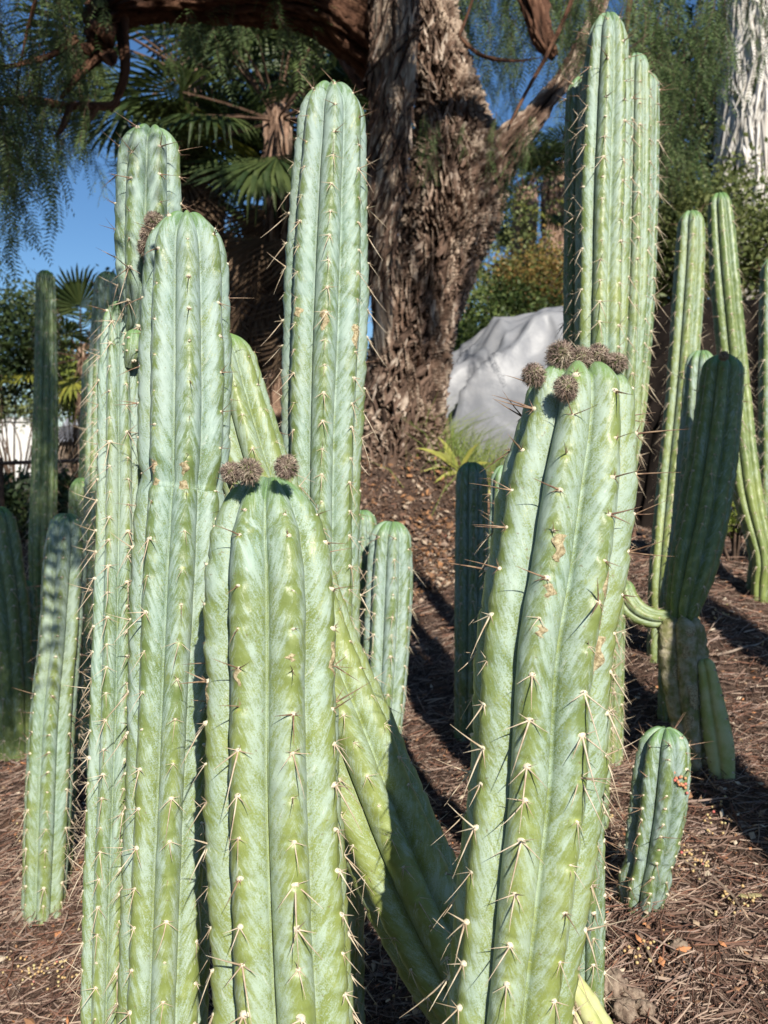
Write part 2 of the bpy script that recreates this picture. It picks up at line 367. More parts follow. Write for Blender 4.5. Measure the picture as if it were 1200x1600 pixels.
# ---------------------------------------------------------------- cactus stems
class Stem: pass
def build_stem(root, base, path, n=8, rot=0, spacing=.040, wax=0., yel=0., tip=1.15, pinch=(), prof='dome', depth=.31, mat=None, spine='auto', spine_scale=1.,
               part='stem', detail=1., indiv=True, seed=0, young_to=.14, tiny_to=.0, knob=.034, parent=None, cap_bottom=False, label=None, irregular=1.):
    r = np.random.default_rng(seed + 5); mat = mat or M_CACT
    P = np.array([at(a, b, c) for a, b, c, hw in path]); path = [tuple(x) for x in path]; path[0] = path[0][:3] + (max(path[0][3], path[1][3] * .86),); Rr = np.array([hw / FPX * c for a, b, c, hw in path]); PY = np.array([p[1] for p in path], float)
    ch = np.hstack([P, Rr[:, None], PY[:, None]])
    tt = np.linspace(0, len(P) - 1, 600); C = catmull(ch, tt); C[:, 3] = np.interp(tt, range(len(P)), Rr) * .5 + C[:, 3] * .5
    S = np.concatenate([[0], np.cumsum(np.linalg.norm(np.diff(C[:, :3], axis=0), axis=1))]); L = S[-1]
    R0 = np.interp(.05 * L, S, C[:, 3]); hcap = min(tip * .8 * np.interp(min(tip * R0, L * .5), S, C[:, 3]), L * .6)
    st = .0042 / detail * max(1, path[0][2] / 1.6)
    a_ = np.linspace(0, math.pi / 2, max(14, int(hcap * 1.5 / st))); s = np.concatenate([hcap * (1 - np.cos(a_)), np.arange(hcap + st, L, st), [L]])
    per = 16 if path[0][2] < 1.7 else 10
    if n > 9: per = 8
    loc = np.sort(np.concatenate([np.linspace(-1, 1, per, endpoint=False)])); loc = np.sign(loc) * (np.abs(loc) ** .85)
    th0 = np.concatenate([(k + loc / 2) * 2 * math.pi / n for k in range(n)])          # around, before rotation
    cc = np.concatenate([np.abs(loc) for k in range(n)])
    ph0 = np.repeat(r.uniform(0, 1, n), per)
    wid = 1 + r.normal(0, .05, n) * irregular
    def centre(s_): return np.stack([np.interp(s_, S, C[:, k]) for k in range(3)], -1)
    dirs = np.gradient(C[:, :3], S, axis=0)
    def frame(s_):
        d = np.stack([np.interp(s_, S, dirs[:, k]) for k in range(3)], -1); d /= np.linalg.norm(d, axis=-1)[..., None]
        tc = np.array([0., 0, CAM_Z]) - P[len(P) // 2]; tc[2] = 0; tc /= np.linalg.norm(tc)
        e1 = tc - (d @ tc)[..., None] * d; e1 /= np.linalg.norm(e1, axis=-1)[..., None]
        e2 = np.cross(e1, d); return d, e1, e2                   # e2 points to image right for an upright stem
    pin = [(np.interp(py, C[:, 4], S) if C[-1, 4] > C[0, 4] else L * .5, am, w) for py, am, w in pinch]
    def radius(s_):
        rr = np.interp(s_, S, C[:, 3]); x = np.clip(s_ / hcap, 0, 1)
        rr = rr * (1 - (1 - x) ** 2.15) ** .52
        for sp_, am, w in pin: rr = rr * (1 - am * np.exp(-((s_ - sp_) / w) ** 2))
        if cap_bottom:
            e = np.clip((L - s_) / (R0 * 1.1), 0, 1); rr = rr * np.maximum(.25, np.sqrt(1 - (1 - e) ** 2))
        return rr
    def surf(s_, th, c, ph, wob=None):
        rad = radius(s_)
        phase = (s_ / spacing + ph) % 1.0                       # 0 at the areole, growing downwards
        prof_ = .55 * c ** 1.7 + .45 * (1 - np.sqrt(np.clip(1 - (c * .995) ** 2, 0, 1)))
        prof_ = prof_ + .22 * np.clip((c - .9) / .1, 0, 1)
        dep = depth * (1 - .25 * np.exp(-s_ / .02))
        notch = -np.exp(-((1 - phase) / .10) ** 2) - .5 * np.exp(-(phase / .05) ** 2) + .55 * np.exp(-((phase - .22) / .2) ** 2)
        fade = np.clip(s_ / (hcap * .5), .15, 1)
        k = 1 - dep * prof_ + knob * notch * np.exp(-(c / .38) ** 2) * fade
        ph2 = (phase + .55 * c) % 1.0                            # faint chevron swelling across the flanks
        k = k + knob * .28 * np.cos(2 * math.pi * ph2) * np.clip(c * 2, 0, 1) * np.clip((1 - c) * 2.5, 0, 1) * fade
        return rad * k, phase
    SS, TH = np.meshgrid(s, th0, indexing='ij'); CCm = np.broadcast_to(cc, SS.shape); PHm = np.broadcast_to(ph0, SS.shape)
    rr, phase = surf(SS, TH, CCm, PHm)
    nz = fbm(np.stack([SS * 14, np.cos(TH) * 1.2 + seed, np.sin(TH) * 1.2], -1), 2); rr = rr * (1 + .022 * irregular * nz)
    nz2 = fbm(np.stack([SS * 70, np.cos(TH) * 5 + seed, np.sin(TH) * 5], -1), 2); rr = rr + .0006 * irregular * nz2
    tw = .05 * np.sin(SS * 5 + seed)
    d, e1, e2 = frame(s); ct = centre(s); ang = TH + R(rot) + tw * irregular
    V = ct[:, None] + rr[..., None] * (np.cos(ang)[..., None] * e1[:, None] + np.sin(ang)[..., None] * e2[:, None])
    Rt = radius(np.array([hcap]))[0]; e_ = np.exp(-(SS / (hcap * .55)) ** 2)
    V = V + d[:, None] * (Rt * (.22 * CCm ** 2 * e_ * np.clip(rr / (Rt * .35), 0, 1) + .10 * np.exp(-(rr / (Rt * .25)) ** 2) * e_))[..., None]
    m, k = SS.shape; i, j = np.meshgrid(np.arange(m - 1), np.arange(k), indexing='ij'); j2 = (j + 1) % k
    q = np.stack([i * k + j, (i + 1) * k + j, (i + 1) * k + j2, i * k + j2], -1).reshape(-1, 4)
    rib = np.stack([CCm, SS, TH], -1).reshape(-1, 3)
    old = np.clip(SS / 1.1, 0, 1)
    sk = np.stack([SS, np.full_like(SS, wax) + .06 - .26 * old, yel + .42 * old], -1).reshape(-1, 3)
    base = np.array(base)
    # close the tip
    Vv = np.vstack([V.reshape(-1, 3), V[0].mean(0)[None]]); tri = [[m * k, jj, (jj + 1) % k] for jj in range(k)]
    rib = np.vstack([rib, rib[:1]]); sk = np.vstack([sk, sk[:1]]); pv = np.append(phase.ravel(), .5)
    me = mesh_np(part, Vv - base, q, tri, [mat], True, {'rib': rib, 'skin': sk, 'phase': pv})
    o = obj(part, me, parent or root)
    if label: o['label'] = label
    # areoles
    out = Stem(); out.obj = o; out.base = base; out.root = root
    def point(s_, a_deg):
        """surface point, normal and up at distance s_ below the tip and angle from the camera side (deg, + is right)"""
        s_ = float(s_); thq = R(a_deg) - R(rot) - .05 * math.sin(s_ * 5 + seed) * irregular
        x = thq / (2 * math.pi / n); c = abs(x - round(x)) * 2; kk = int(round(x)) % n
        def pos(s1):
            rr1, _ = surf(np.array([s1]), np.array([thq]), np.array([c]), np.array([ph0[kk * per]]))
            d1, a1, b1 = frame(np.array([s1])); q1 = centre(np.array([s1]))
            er = math.cos(R(a_deg)) * a1[0] + math.sin(R(a_deg)) * b1[0]
            return q1[0] + rr1[0] * er, er, d1[0]
        p0, er, dd = pos(s_); dr = (radius(np.array([s_ + .004])) - radius(np.array([max(s_ - .004, 0.0005)])))[0] / (s_ + .004 - max(s_ - .004, 0.0005))
        nn = er - dr * dd; nn /= np.linalg.norm(nn); up = -(dd - dd.dot(nn) * nn); up /= np.linalg.norm(up)
        return p0, nn, up
    out.point = point; out.L = L; out.S = S; out.C = C
    out.s_at = lambda py: float(np.interp(py, C[:, 4], S))
    if spine:
        bt = Batch(); count = 0
        for kk in range(n):
            p_ = ph0[kk * per]; s0 = (1 - p_) * spacing
            for si in np.arange(s0, L - .01, spacing):
                if si < .012: continue
                si = si + r.normal(0, .0018)
                a_deg = math.degrees(kk * 2 * math.pi / n + R(rot) + .05 * math.sin(si * 5 + seed) * irregular)
                p0, nn, up = point(si, a_deg)
                if p0[2] < gz(p0[0], p0[1]) - .01: continue
                jit = r.uniform(-.5, .5)
                up2 = up * math.cos(jit) + np.cross(nn, up) * math.sin(jit); xx = np.cross(up2, nn)
                if spine == 'auto':
                    kd = 'tiny' if si < tiny_to and r.random() < .85 else 'young' if si < young_to else ('long' if r.random() < .62 else ('short' if r.random() < .75 else 'tiny'))
                else: kd = spine if r.random() < .85 else 'tiny'
                w = r.integers(0, 7); sc = spine_scale * r.uniform(.55, 1.3)
                M = np.stack([xx * sc, up2 * sc, nn * sc], 1); pl = p0 - base - nn * .0005
                view = np.array([0, 0, CAM_Z]) - p0; vn = view / np.linalg.norm(view)
                dist = np.dot(p0 - np.array([0, 0, CAM_Z]), _f); py = 800 - np.dot(p0 - np.array([0, 0, CAM_Z]), _u) / dist * FPX; px = 600 + p0[0] / dist * FPX
                if indiv and vn @ nn > -.15 and -20 < py < 1620 and -20 < px < 1220 and count < 290:
                    m4 = Matrix.Identity(4)
                    for a in range(3):
                        for b_ in range(3): m4[a][b_] = M[a, b_]
                        m4[a][3] = pl[a]
                    obj('spine_cluster', CL[kd][w], o, m4); count += 1
                else:
                    v, qq, t3, qm, tm = CLA[kd][w]; v = v @ M.T + pl; n0 = bt.n
                    bt.v.append(v); bt.q.append(qq + n0); bt.qm.append(qm); bt.t.append(t3 + n0); bt.tm.append(tm); bt.n += len(v)
        if bt.n:
            tag(obj('spines', bt.mesh('spines', [M_PAD, M_SPINE, M_SPINEY]), o), None, None, None, 'stuff')
    return out
GRP_N = 'columnar cacti rising in the foreground'; 
def cactus(label, path, group=None, **kw):
    b = at(*path[-1][:3]); b[2] = min(b[2], g1(b[0], b[1])); 
    root = empty('columnar_cactus', b, label, 'cactus', group)
    s = build_stem(root, b, path, **kw); return s
def on_ground(path):
    """carry the last path point straight on down into the ground"""
    p = [tuple(x) for x in path]; a, b, c, hw = p[-1]; w = at(a, b, c); z = g1(w[0], w[1]) - .05
    if w[2] > z:
        # py of a point directly below
        v = np.array([w[0], w[1], z]) - np.array([0, 0, CAM_Z]); d = v @ _f
        nseg = max(1, int(np.ceil((w[2] - z) / .12)))
        for k in range(1, nseg + 1):
            v = np.array([w[0], w[1], w[2] + (z - w[2]) * k / nseg]) - np.array([0, 0, CAM_Z]); d = v @ _f
            p.append((600 + v[0] / d * FPX, 800 - (v @ _u) / d * FPX, d, hw * c / d))
    return p

def bud(stem, wpos, r, seed, nrm=(0, -.5, .8), flat=1.):
    rr = np.random.default_rng(seed); flat = rr.uniform(.82, 1.18); r = r * rr.uniform(.9, 1.14); nrm = np.array(nrm) + rr.normal(0, .3, 3); b = Batch(); nh = 1150
    th = np.linspace(0, math.pi, 9); ph = np.linspace(0, 2 * math.pi, 13)[:-1]
    T, P_ = np.meshgrid(th, ph, indexing='ij'); q0 = np.stack([np.sin(T) * np.cos(P_), np.sin(T) * np.sin(P_), np.cos(T)], -1).reshape(-1, 3)
    core = q0 * r * .74 * (1 + .12 * fbm(q0 * 3 + seed, 2))[:, None]
    i, j = np.meshgrid(np.arange(8), np.arange(12), indexing='ij'); j2 = (j + 1) % 12
    b.add(core, np.stack([i * 12 + j, (i + 1) * 12 + j, (i + 1) * 12 + j2, i * 12 + j2], -1).reshape(-1, 4), None, 0)
    D = rr.normal(0, 1, (nh, 3)); D /= np.linalg.norm(D, axis=1)[:, None]
    for k in range(nh):
        d = D[k]; s = rr.normal(0, 1, 3); s -= s.dot(d) * d; s /= np.linalg.norm(s); Lh = r * rr.uniform(.25, .62)
        clump = fbm(d[None] * 2.6 + seed, 1)[0]
        p0 = d * r * .68; p1 = p0 + d * Lh * .6 + s * Lh * .25; p2 = p1 + d * Lh * .15 + s * Lh * .6 - np.array([0, 0, .15 * Lh])
        w = np.cross(d, s) * .00030
        b.add([p0 - w, p0 + w, p1 + w * .8, p1 - w * .8, p2], [[0, 1, 2, 3]], [[3, 2, 4]], 1 if (clump + rr.normal() * .5) < .25 else 2)
    z = np.array(nrm, float); z /= np.linalg.norm(z); x = np.cross([0.3, 1, 0], z); x /= np.linalg.norm(x); y = np.cross(z, x)
    m4 = Matrix.Identity(4); loc = np.array(wpos) - stem.base
    for a in range(3):
        m4[a][0] = x[a]; m4[a][1] = y[a]; m4[a][2] = z[a] * flat; m4[a][3] = loc[a]
    return obj('flower_bud', b.mesh('flower_bud', [M_BUDG, M_FUZZ, M_FUZZL]), stem.obj, m4)

def scar(stem, py, a_deg, hl, hw, seed):
    """raised corky scab on the skin"""
    r = np.random.default_rng(seed); s0 = stem.s_at(py); nu, nv = 14, 7; V = []; keep = np.zeros((nu, nv), bool)
    lum = []
    for i in range(nu):
        for j in range(nv):
            a = (i / (nu - 1) * 2 - 1); bb = (j / (nv - 1) * 2 - 1); 
            p, nn, up = stem.point(s0 + a * hl, a_deg + bb * hw * (1 - .3 * a) + 2 * math.sin(a * 5 + seed))
            e = 1 - a * a - bb * bb + r.uniform(-.25, .25); V.append(p + nn * (.0016 * max(e, -.9) + .0006 * r.random()) - stem.base); keep[i, j] = e > -.1
    Q = [[i * nv + j, (i + 1) * nv + j, (i + 1) * nv + j + 1, i * nv + j + 1] for i in range(nu - 1) for j in range(nv - 1) if keep[i, j] or keep[i + 1, j + 1]]
    if Q: obj('corky_scar', mesh_np('corky_scar', np.array(V), Q, None, [M_CORK], True), stem.obj)

EXEC_STEMS = True
# --- foreground stems -------------------------------------------------------
FR = cactus('thick pale green cactus crowned by a ring of six furry brown buds, right of centre',
            on_ground([(905, 563, .97, 62), (902, 650, .965, 86), (886, 760, .96, 104), (870, 880, .95, 108), (850, 1010, .94, 106), (838, 1200, .94, 105), (822, 1340, .93, 104), (806, 1480, .93, 99), (792, 1620, .93, 96)]),
            n=8, rot=-7, spacing=.043, wax=.12, yel=.22, tip=.8, tiny_to=.05, young_to=.26, seed=3, knob=.040, spine_scale=1.15, depth=.33)
for k, (px, py, rad) in enumerate([(834, 586, 17), (876, 557, 21), (905, 563, 21), (934, 556, 20), (962, 567, 20), (884, 606, 19)]):
    d = .905 if py > 600 else .925 if py > 580 else .95
    bud(FR, at(px, py, d), rad / FPX * d * 1.02, 40 + k)
FC = cactus('short stout yellow green cactus in the middle with furry buds on its flat top',
            on_ground([(420, 738, 1.0, 50), (418, 775, 1.0, 72), (420, 830, 1.0, 91), (423, 890, .99, 102), (425, 960, .985, 105), (426, 1050, .98, 104), (428, 1200, .97, 107), (436, 1400, .96, 109), (447, 1620, .95, 110)]),
            n=8, rot=16, spacing=.042, wax=.08, yel=.28, tip=1.0, tiny_to=.2, young_to=.26, seed=8, knob=.040, spine_scale=1.05, pinch=[(1075, .03, .02)], depth=.33)
for k, (px, py, rad, d) in enumerate([(361, 738, 19, .95), (388, 736, 20, .945), (447, 730, 18, .94)]): bud(FC, at(px, py, d), rad / FPX * d, 60 + k)
LT = cactus('tall bluish cactus with a waist and scars halfway up, left of the stout one',
            on_ground([(291, 328, 1.22, 40), (291, 390, 1.22, 63), (291, 470, 1.22, 67), (290, 600, 1.21, 71), (287, 735, 1.2, 70), (284, 775, 1.2, 69), (278, 900, 1.19, 71), (270, 1100, 1.17, 68), (262, 1350, 1.15, 68), (254, 1620, 1.13, 69)]),
            n=8, rot=2, spacing=.048, wax=.22, yel=-.05, tip=1.5, tiny_to=.40, young_to=.42, seed=12, pinch=[(752, .10, .016)], spine_scale=.85, knob=.036)
CT = cactus('tallest pale blue green cactus of the middle, in front of the gnarled tree trunk',
            on_ground([(519, 127, 1.5, 32), (518, 200, 1.5, 54), (514, 300, 1.5, 60), (511, 420, 1.5, 65), (507, 560, 1.49, 66), (502, 720, 1.48, 62), (500, 900, 1.47, 62), (505, 1150, 1.46, 60), (510, 1400, 1.45, 60)]),
            n=8, rot=3, spacing=.043, wax=.25, yel=-.1, tip=1.45, young_to=.14, seed=21, spine_scale=.95)
LL = cactus('spiny blue green cactus at the left carrying an upright arm and a round pup',
            on_ground([(189, 468, 1.34, 12), (187, 520, 1.34, 28), (186, 600, 1.33, 33), (187, 760, 1.32, 36), (184, 900, 1.31, 38), (180, 1100, 1.29, 40), (172, 1350, 1.27, 42), (167, 1620, 1.25, 40)]),
            n=8, rot=20, spacing=.036, wax=.22, yel=0, tip=2, young_to=.03, seed=30, spine_scale=.85)
LL2 = cactus('olive green cactus squeezed between the two left columns with its top just visible',
             on_ground([(212, 575, 1.37, 14), (212, 620, 1.37, 34), (214, 760, 1.36, 42), (212, 950, 1.34, 46), (208, 1200, 1.33, 50), (204, 1450, 1.31, 52), (200, 1620, 1.3, 52)]),
             n=8, rot=-10, spacing=.036, wax=.05, yel=.15, tip=1.6, young_to=.03, seed=34, spine_scale=.85)
TL = build_stem(LL.root, LL.base, [(236, 196, 1.31, 28), (234, 250, 1.31, 48), (233, 330, 1.31, 52), (231, 400, 1.31, 50), (226, 450, 1.31, 42), (215, 500, 1.32, 22), (206, 520, 1.33, 12)], n=7, rot=20, spacing=.041, wax=.2,
                tip=1.1, part='arm', seed=41, young_to=.2, label='upright arm with furry brown buds on its right side')
for k, (px, py, rad, d) in enumerate([(241, 346, 17, 1.225), (232, 366, 15, 1.235), (229, 386, 13, 1.24)]): bud(TL, at(px, py, d), rad / FPX * d, 80 + k)
PUP = build_stem(LL.root, LL.base, [(211, 514, 1.30, 9), (210, 530, 1.30, 14), (208, 550, 1.30, 15), (203, 572, 1.31, 9)], n=6, rot=20, spacing=.016, wax=.0, yel=.3, tip=1, part='pup', seed=44, spine='tiny', knob=.03, depth=.12, label='small round pup')
LEAN = cactus('leaning yellow green cactus crossing behind the stout middle one, its foot in shadow',
              on_ground([(345, 520, 1.36, 30), (362, 600, 1.36, 50), (385, 690, 1.35, 55), (410, 770, 1.35, 58), (455, 900, 1.34, 66), (492, 1020, 1.33, 72), (535, 1130, 1.32, 78), (592, 1270, 1.31, 80), (650, 1400, 1.30, 80), (715, 1520, 1.30, 78), (775, 1620, 1.32, 70)]),
              n=8, rot=10, spacing=.045, wax=.02, yel=.38, tip=1.3, young_to=.1, seed=50, spine_scale=.75)
scar(LT, 737, 0, .008, 6, 1); scar(LT, 760, 1, .010, 7, 2); scar(LT, 735, -42, .012, 7, 3); scar(LT, 755, -40, .006, 5, 4)
scar(FR, 915, 42, .020, 4, 5); scar(FR, 955, 42, .016, 6, 6); scar(FR, 868, -3, .014, 4, 7); scar(FR, 935, -5, .008, 4, 8); scar(FR, 985, -6, .006, 4, 9); scar(FR, 1010, 62, .02, 4, 19)
scar(FC, 1030, 62, .020, 3, 10); scar(FC, 1020, 15, .005, 4, 11); scar(FC, 1050, -29, .014, 3, 12); scar(FC, 1080, -75, .012, 4, 13)
scar(CT, 520, -2, .018, 5, 14); scar(CT, 535, 45, .02, 6, 15); scar(CT, 505, -40, .009, 6, 16); scar(LL2, 1250, 10, .012, 6, 17)

# --- middle distance --------------------------------------------------------
cactus('small bright green topped cactus beside the trunk mound, right one of a pair',
       on_ground([(612, 812, 2.1, 20), (610, 850, 2.1, 34), (608, 920, 2.1, 38), (602, 1050, 2.08, 36), (594, 1165, 2.06, 33), (590, 1250, 2.05, 33)]), n=8, rot=12, spacing=.045, wax=.2, yel=-.25, tip=1.1, young_to=.08, seed=60, spine_scale=.9)
cactus('narrow bright topped cactus half hidden behind the tall middle column',
       on_ground([(566, 795, 2.2, 16), (566, 830, 2.2, 24), (563, 920, 2.2, 26), (558, 1100, 2.2, 26)]), n=7, rot=0, spacing=.045, wax=.15, yel=-.2, tip=1.2, young_to=.08, seed=63)
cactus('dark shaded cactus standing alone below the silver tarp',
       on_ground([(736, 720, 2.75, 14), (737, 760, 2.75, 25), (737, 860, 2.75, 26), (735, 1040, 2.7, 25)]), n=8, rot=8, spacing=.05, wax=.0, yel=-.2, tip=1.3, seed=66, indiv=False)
cactus('thin green cactus peeping out behind the budded cactus on its left',
       on_ground([(790, 725, 1.9, 12), (790, 770, 1.9, 24), (788, 900, 1.88, 26)]), n=8, rot=8, spacing=.045, wax=.1, yel=-.1, tip=1.3, seed=67)
H1 = cactus('tallest cactus at upper right, bluish with a sunlit right flank',
            on_ground([(949, 19, 1.95, 18), (949, 70, 1.95, 32), (946, 160, 1.95, 40), (942, 300, 1.94, 42), (940, 450, 1.93, 41), (936, 600, 1.92, 40), (920, 800, 1.9, 40)]), n=8, rot=-2, spacing=.044, wax=.15, yel=.05, tip=1.9, young_to=.22, seed=70, spine_scale=1.05)
cactus('second cactus of the upper right cluster, directly right of the tallest',
       on_ground([(994, 82, 2.08, 12), (994, 120, 2.08, 21), (992, 260, 2.07, 24), (987, 420, 2.06, 25), (980, 560, 2.05, 26), (972, 680, 2.04, 26), (952, 800, 2.02, 26), (930, 920, 2.0, 26)]), n=7, rot=18, spacing=.052, wax=.1, yel=.1, tip=1.8, young_to=.05, seed=73, spine_scale=.9)
cactus('rearmost slim cactus of the upper right cluster, dusty green with its tip shaded',
       on_ground([(1014, 114, 2.3, 10), (1013, 150, 2.3, 17), (1010, 300, 2.3, 19), (1002, 480, 2.28, 20), (988, 650, 2.26, 20), (960, 820, 2.24, 20)]), n=8, rot=10, spacing=.045, wax=.1, yel=-.1, tip=1.6, seed=75, indiv=False)
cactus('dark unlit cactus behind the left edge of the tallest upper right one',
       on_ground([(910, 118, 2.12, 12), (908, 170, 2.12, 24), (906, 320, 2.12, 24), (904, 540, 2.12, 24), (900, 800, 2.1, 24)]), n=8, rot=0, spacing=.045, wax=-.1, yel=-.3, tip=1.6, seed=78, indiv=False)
cactus('pale stem standing low behind the foot of the budded cactus',
       on_ground([(925, 1240, 1.2, 10), (922, 1290, 1.2, 22), (920, 1400, 1.22, 26), (918, 1560, 1.25, 26)]), n=6, rot=20, spacing=.04, wax=.05, yel=.15, tip=1.6, seed=80, spine_scale=.9)
cactus('straight yellow green cactus beside the dark fat one, right background',
       on_ground([(1080, 328, 2.9, 12), (1080, 365, 2.9, 22), (1076, 450, 2.9, 24), (1066, 600, 2.88, 24), (1050, 760, 2.85, 24), (1036, 900, 2.8, 22)]), n=7, rot=5, spacing=.05, wax=.0, yel=.25, tip=1.4, young_to=.05, seed=83, spine_scale=.9)
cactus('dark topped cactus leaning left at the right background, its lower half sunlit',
       on_ground([(1124, 300, 3.25, 10), (1127, 345, 3.25, 20), (1134, 440, 3.22, 23), (1149, 600, 3.2, 23), (1168, 760, 3.15, 22), (1192, 865, 3.1, 16)]), n=7, rot=10, spacing=.06, wax=-.3, yel=-.1, tip=1.5, young_to=.05, seed=86, spine_scale=.9)  # low wax darkens the whole skin to stand in for shade on top
cactus('thin green stem slanting to the ground behind the two right background cacti',
       on_ground([(1142, 600, 3.35, 10), (1143, 660, 3.35, 16), (1155, 760, 3.3, 14), (1178, 862, 3.2, 10)]), n=5, rot=10, spacing=.05, wax=.1, yel=-.1, tip=1.6, seed=88, indiv=False)
cactus('half grown cactus with a bright ribbed top beside the dark fat one',
       on_ground([(1096, 546, 2.55, 14), (1094, 590, 2.55, 25), (1086, 700, 2.53, 26), (1070, 850, 2.5, 24), (1052, 930, 2.48, 20)]), n=8, rot=8, spacing=.045, wax=.15, yel=.1, tip=1.2, seed=90, spine_scale=.9)
cactus('dark stem cut by the right edge of the photograph',
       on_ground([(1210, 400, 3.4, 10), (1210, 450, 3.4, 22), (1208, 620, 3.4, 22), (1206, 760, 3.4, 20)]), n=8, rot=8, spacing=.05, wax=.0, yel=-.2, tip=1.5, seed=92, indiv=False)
# dark fat stem on its woody stump, with a curved arm
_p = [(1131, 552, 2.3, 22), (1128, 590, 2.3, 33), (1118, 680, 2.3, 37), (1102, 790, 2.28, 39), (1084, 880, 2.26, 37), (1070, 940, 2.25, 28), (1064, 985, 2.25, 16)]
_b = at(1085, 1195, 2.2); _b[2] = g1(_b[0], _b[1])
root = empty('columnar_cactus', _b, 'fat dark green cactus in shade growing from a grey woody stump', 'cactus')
FAT = build_stem(root, _b, _p, n=8, rot=0, spacing=.045, wax=-.35, yel=-.35, tip=1.1, seed=95, spine_scale=.7)  # low wax and yellow put extra shade into the skin colour
bud(FAT, at(1131, 556, 2.2), .012, 99)
STUMP = build_stem(root, _b, [(1060, 960, 2.24, 26), (1062, 985, 2.24, 37), (1066, 1020, 2.24, 38), (1072, 1090, 2.22, 33), (1082, 1160, 2.2, 25), (1088, 1230, 2.2, 20)], n=5, rot=20, spacing=.06, tip=.5, mat=M_WOODYBASE, part='stump', spine=None, depth=.30, seed=97, irregular=4, knob=.09, label='grey brown woody stump')
for k, (py, a, hl, hw) in enumerate([(1010, 10, .03, 16), (1050, -20, .02, 12), (1090, 25, .03, 14), (1130, 0, .02, 14), (985, 30, .015, 16), (1000, -40, .02, 14)]): scar(STUMP, py, a, hl, hw, 70 + k)
build_stem(root, _b, [(972, 905, 2.28, 12), (975, 930, 2.27, 20), (990, 952, 2.26, 20), (1015, 965, 2.25, 17), (1050, 968, 2.25, 14)], n=6, rot=20, spacing=.03, yel=.5, wax=-.3, tip=1.1, part='arm', seed=98, spine='short', spine_scale=.6, label='short curved yellow green arm')
build_stem(root, _b, [(1100, 1028, 2.2, 8), (1106, 1050, 2.19, 15), (1114, 1100, 2.18, 20), (1124, 1160, 2.16, 24), (1130, 1215, 2.15, 20)], n=3, rot=48, mat=M_OLDSKIN, spacing=.03, yel=1.0, wax=-.7, tip=1.2, part='stem', seed=101, spine='tiny', depth=.4, label='flat sided yellow green side stem')
SM = cactus('small knee high cactus with orange spines and berries caught on it, right foreground',
            [(1040, 1134, 1.62, 24), (1038, 1160, 1.62, 38), (1034, 1210, 1.62, 44), (1027, 1270, 1.63, 44), (1017, 1330, 1.64, 41), (1012, 1352, 1.64, 35), (1008, 1372, 1.65, 41), (1003, 1405, 1.66, 36), (1000, 1440, 1.66, 26)],
            n=8, rot=14, spacing=.026, wax=.1, yel=-.35, tip=.95, spine='young', seed=105, spine_scale=.95, depth=.36, knob=.05)
J3 = cactus('bluish cactus at far left foreground with a notch near its top, yellowing towards its foot',
            on_ground([(103, 800, 2.1, 14), (103, 822, 2.1, 27), (102, 860, 2.1, 33), (98, 930, 2.1, 34), (93, 1000, 2.1, 33), (82, 1120, 2.11, 35), (74, 1280, 2.12, 36), (68, 1420, 2.13, 33)]), n=7, rot=-4, spacing=.045, wax=.25, yel=.15, tip=1.0, tiny_to=.5, young_to=.6, seed=110, pinch=[(948, .05, .02)])
cactus('slim dark stem just right of the bluish far left cactus',
       on_ground([(112, 850, 2.25, 10), (114, 900, 2.25, 18), (112, 1000, 2.25, 18), (104, 1200, 2.24, 17), (98, 1370, 2.24, 14)]), n=6, rot=4, spacing=.04, wax=.0, yel=-.2, tip=1.6, seed=112)
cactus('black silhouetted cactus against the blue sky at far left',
       on_ground([(70, 421, 4.2, 9), (71, 450, 4.2, 15), (72, 560, 4.2, 17), (70, 700, 4.2, 20), (66, 850, 4.15, 21)]), n=9, rot=4, spacing=.05, wax=-.2, yel=-.4, tip=1.6, seed=115, indiv=False)  # skin colour darkened towards the unlit silhouette
cactus('dim blue cactus behind the spiny left column, top against the sky',
       on_ground([(170, 423, 2.8, 10), (168, 455, 2.8, 21), (164, 560, 2.8, 24), (158, 750, 2.78, 25), (150, 1000, 2.75, 26)]), n=8, rot=4, spacing=.045, wax=.1, yel=-.2, tip=1.3, seed=118, indiv=False)
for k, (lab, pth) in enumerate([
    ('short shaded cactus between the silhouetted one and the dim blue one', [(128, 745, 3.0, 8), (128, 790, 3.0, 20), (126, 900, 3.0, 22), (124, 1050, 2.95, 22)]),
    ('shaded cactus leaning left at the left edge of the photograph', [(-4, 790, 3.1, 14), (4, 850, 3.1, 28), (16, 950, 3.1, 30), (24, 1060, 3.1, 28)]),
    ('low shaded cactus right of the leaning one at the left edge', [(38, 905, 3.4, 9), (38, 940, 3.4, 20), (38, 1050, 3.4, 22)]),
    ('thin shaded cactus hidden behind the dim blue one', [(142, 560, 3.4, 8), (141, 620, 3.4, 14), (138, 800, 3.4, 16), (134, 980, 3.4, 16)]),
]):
    cactus(lab, on_ground(pth), n=7, rot=9, spacing=.05, wax=-.25, yel=-.3, tip=1.5, seed=130 + k, indiv=False)  # wax and yellow lowered so the skin colour itself carries the shade

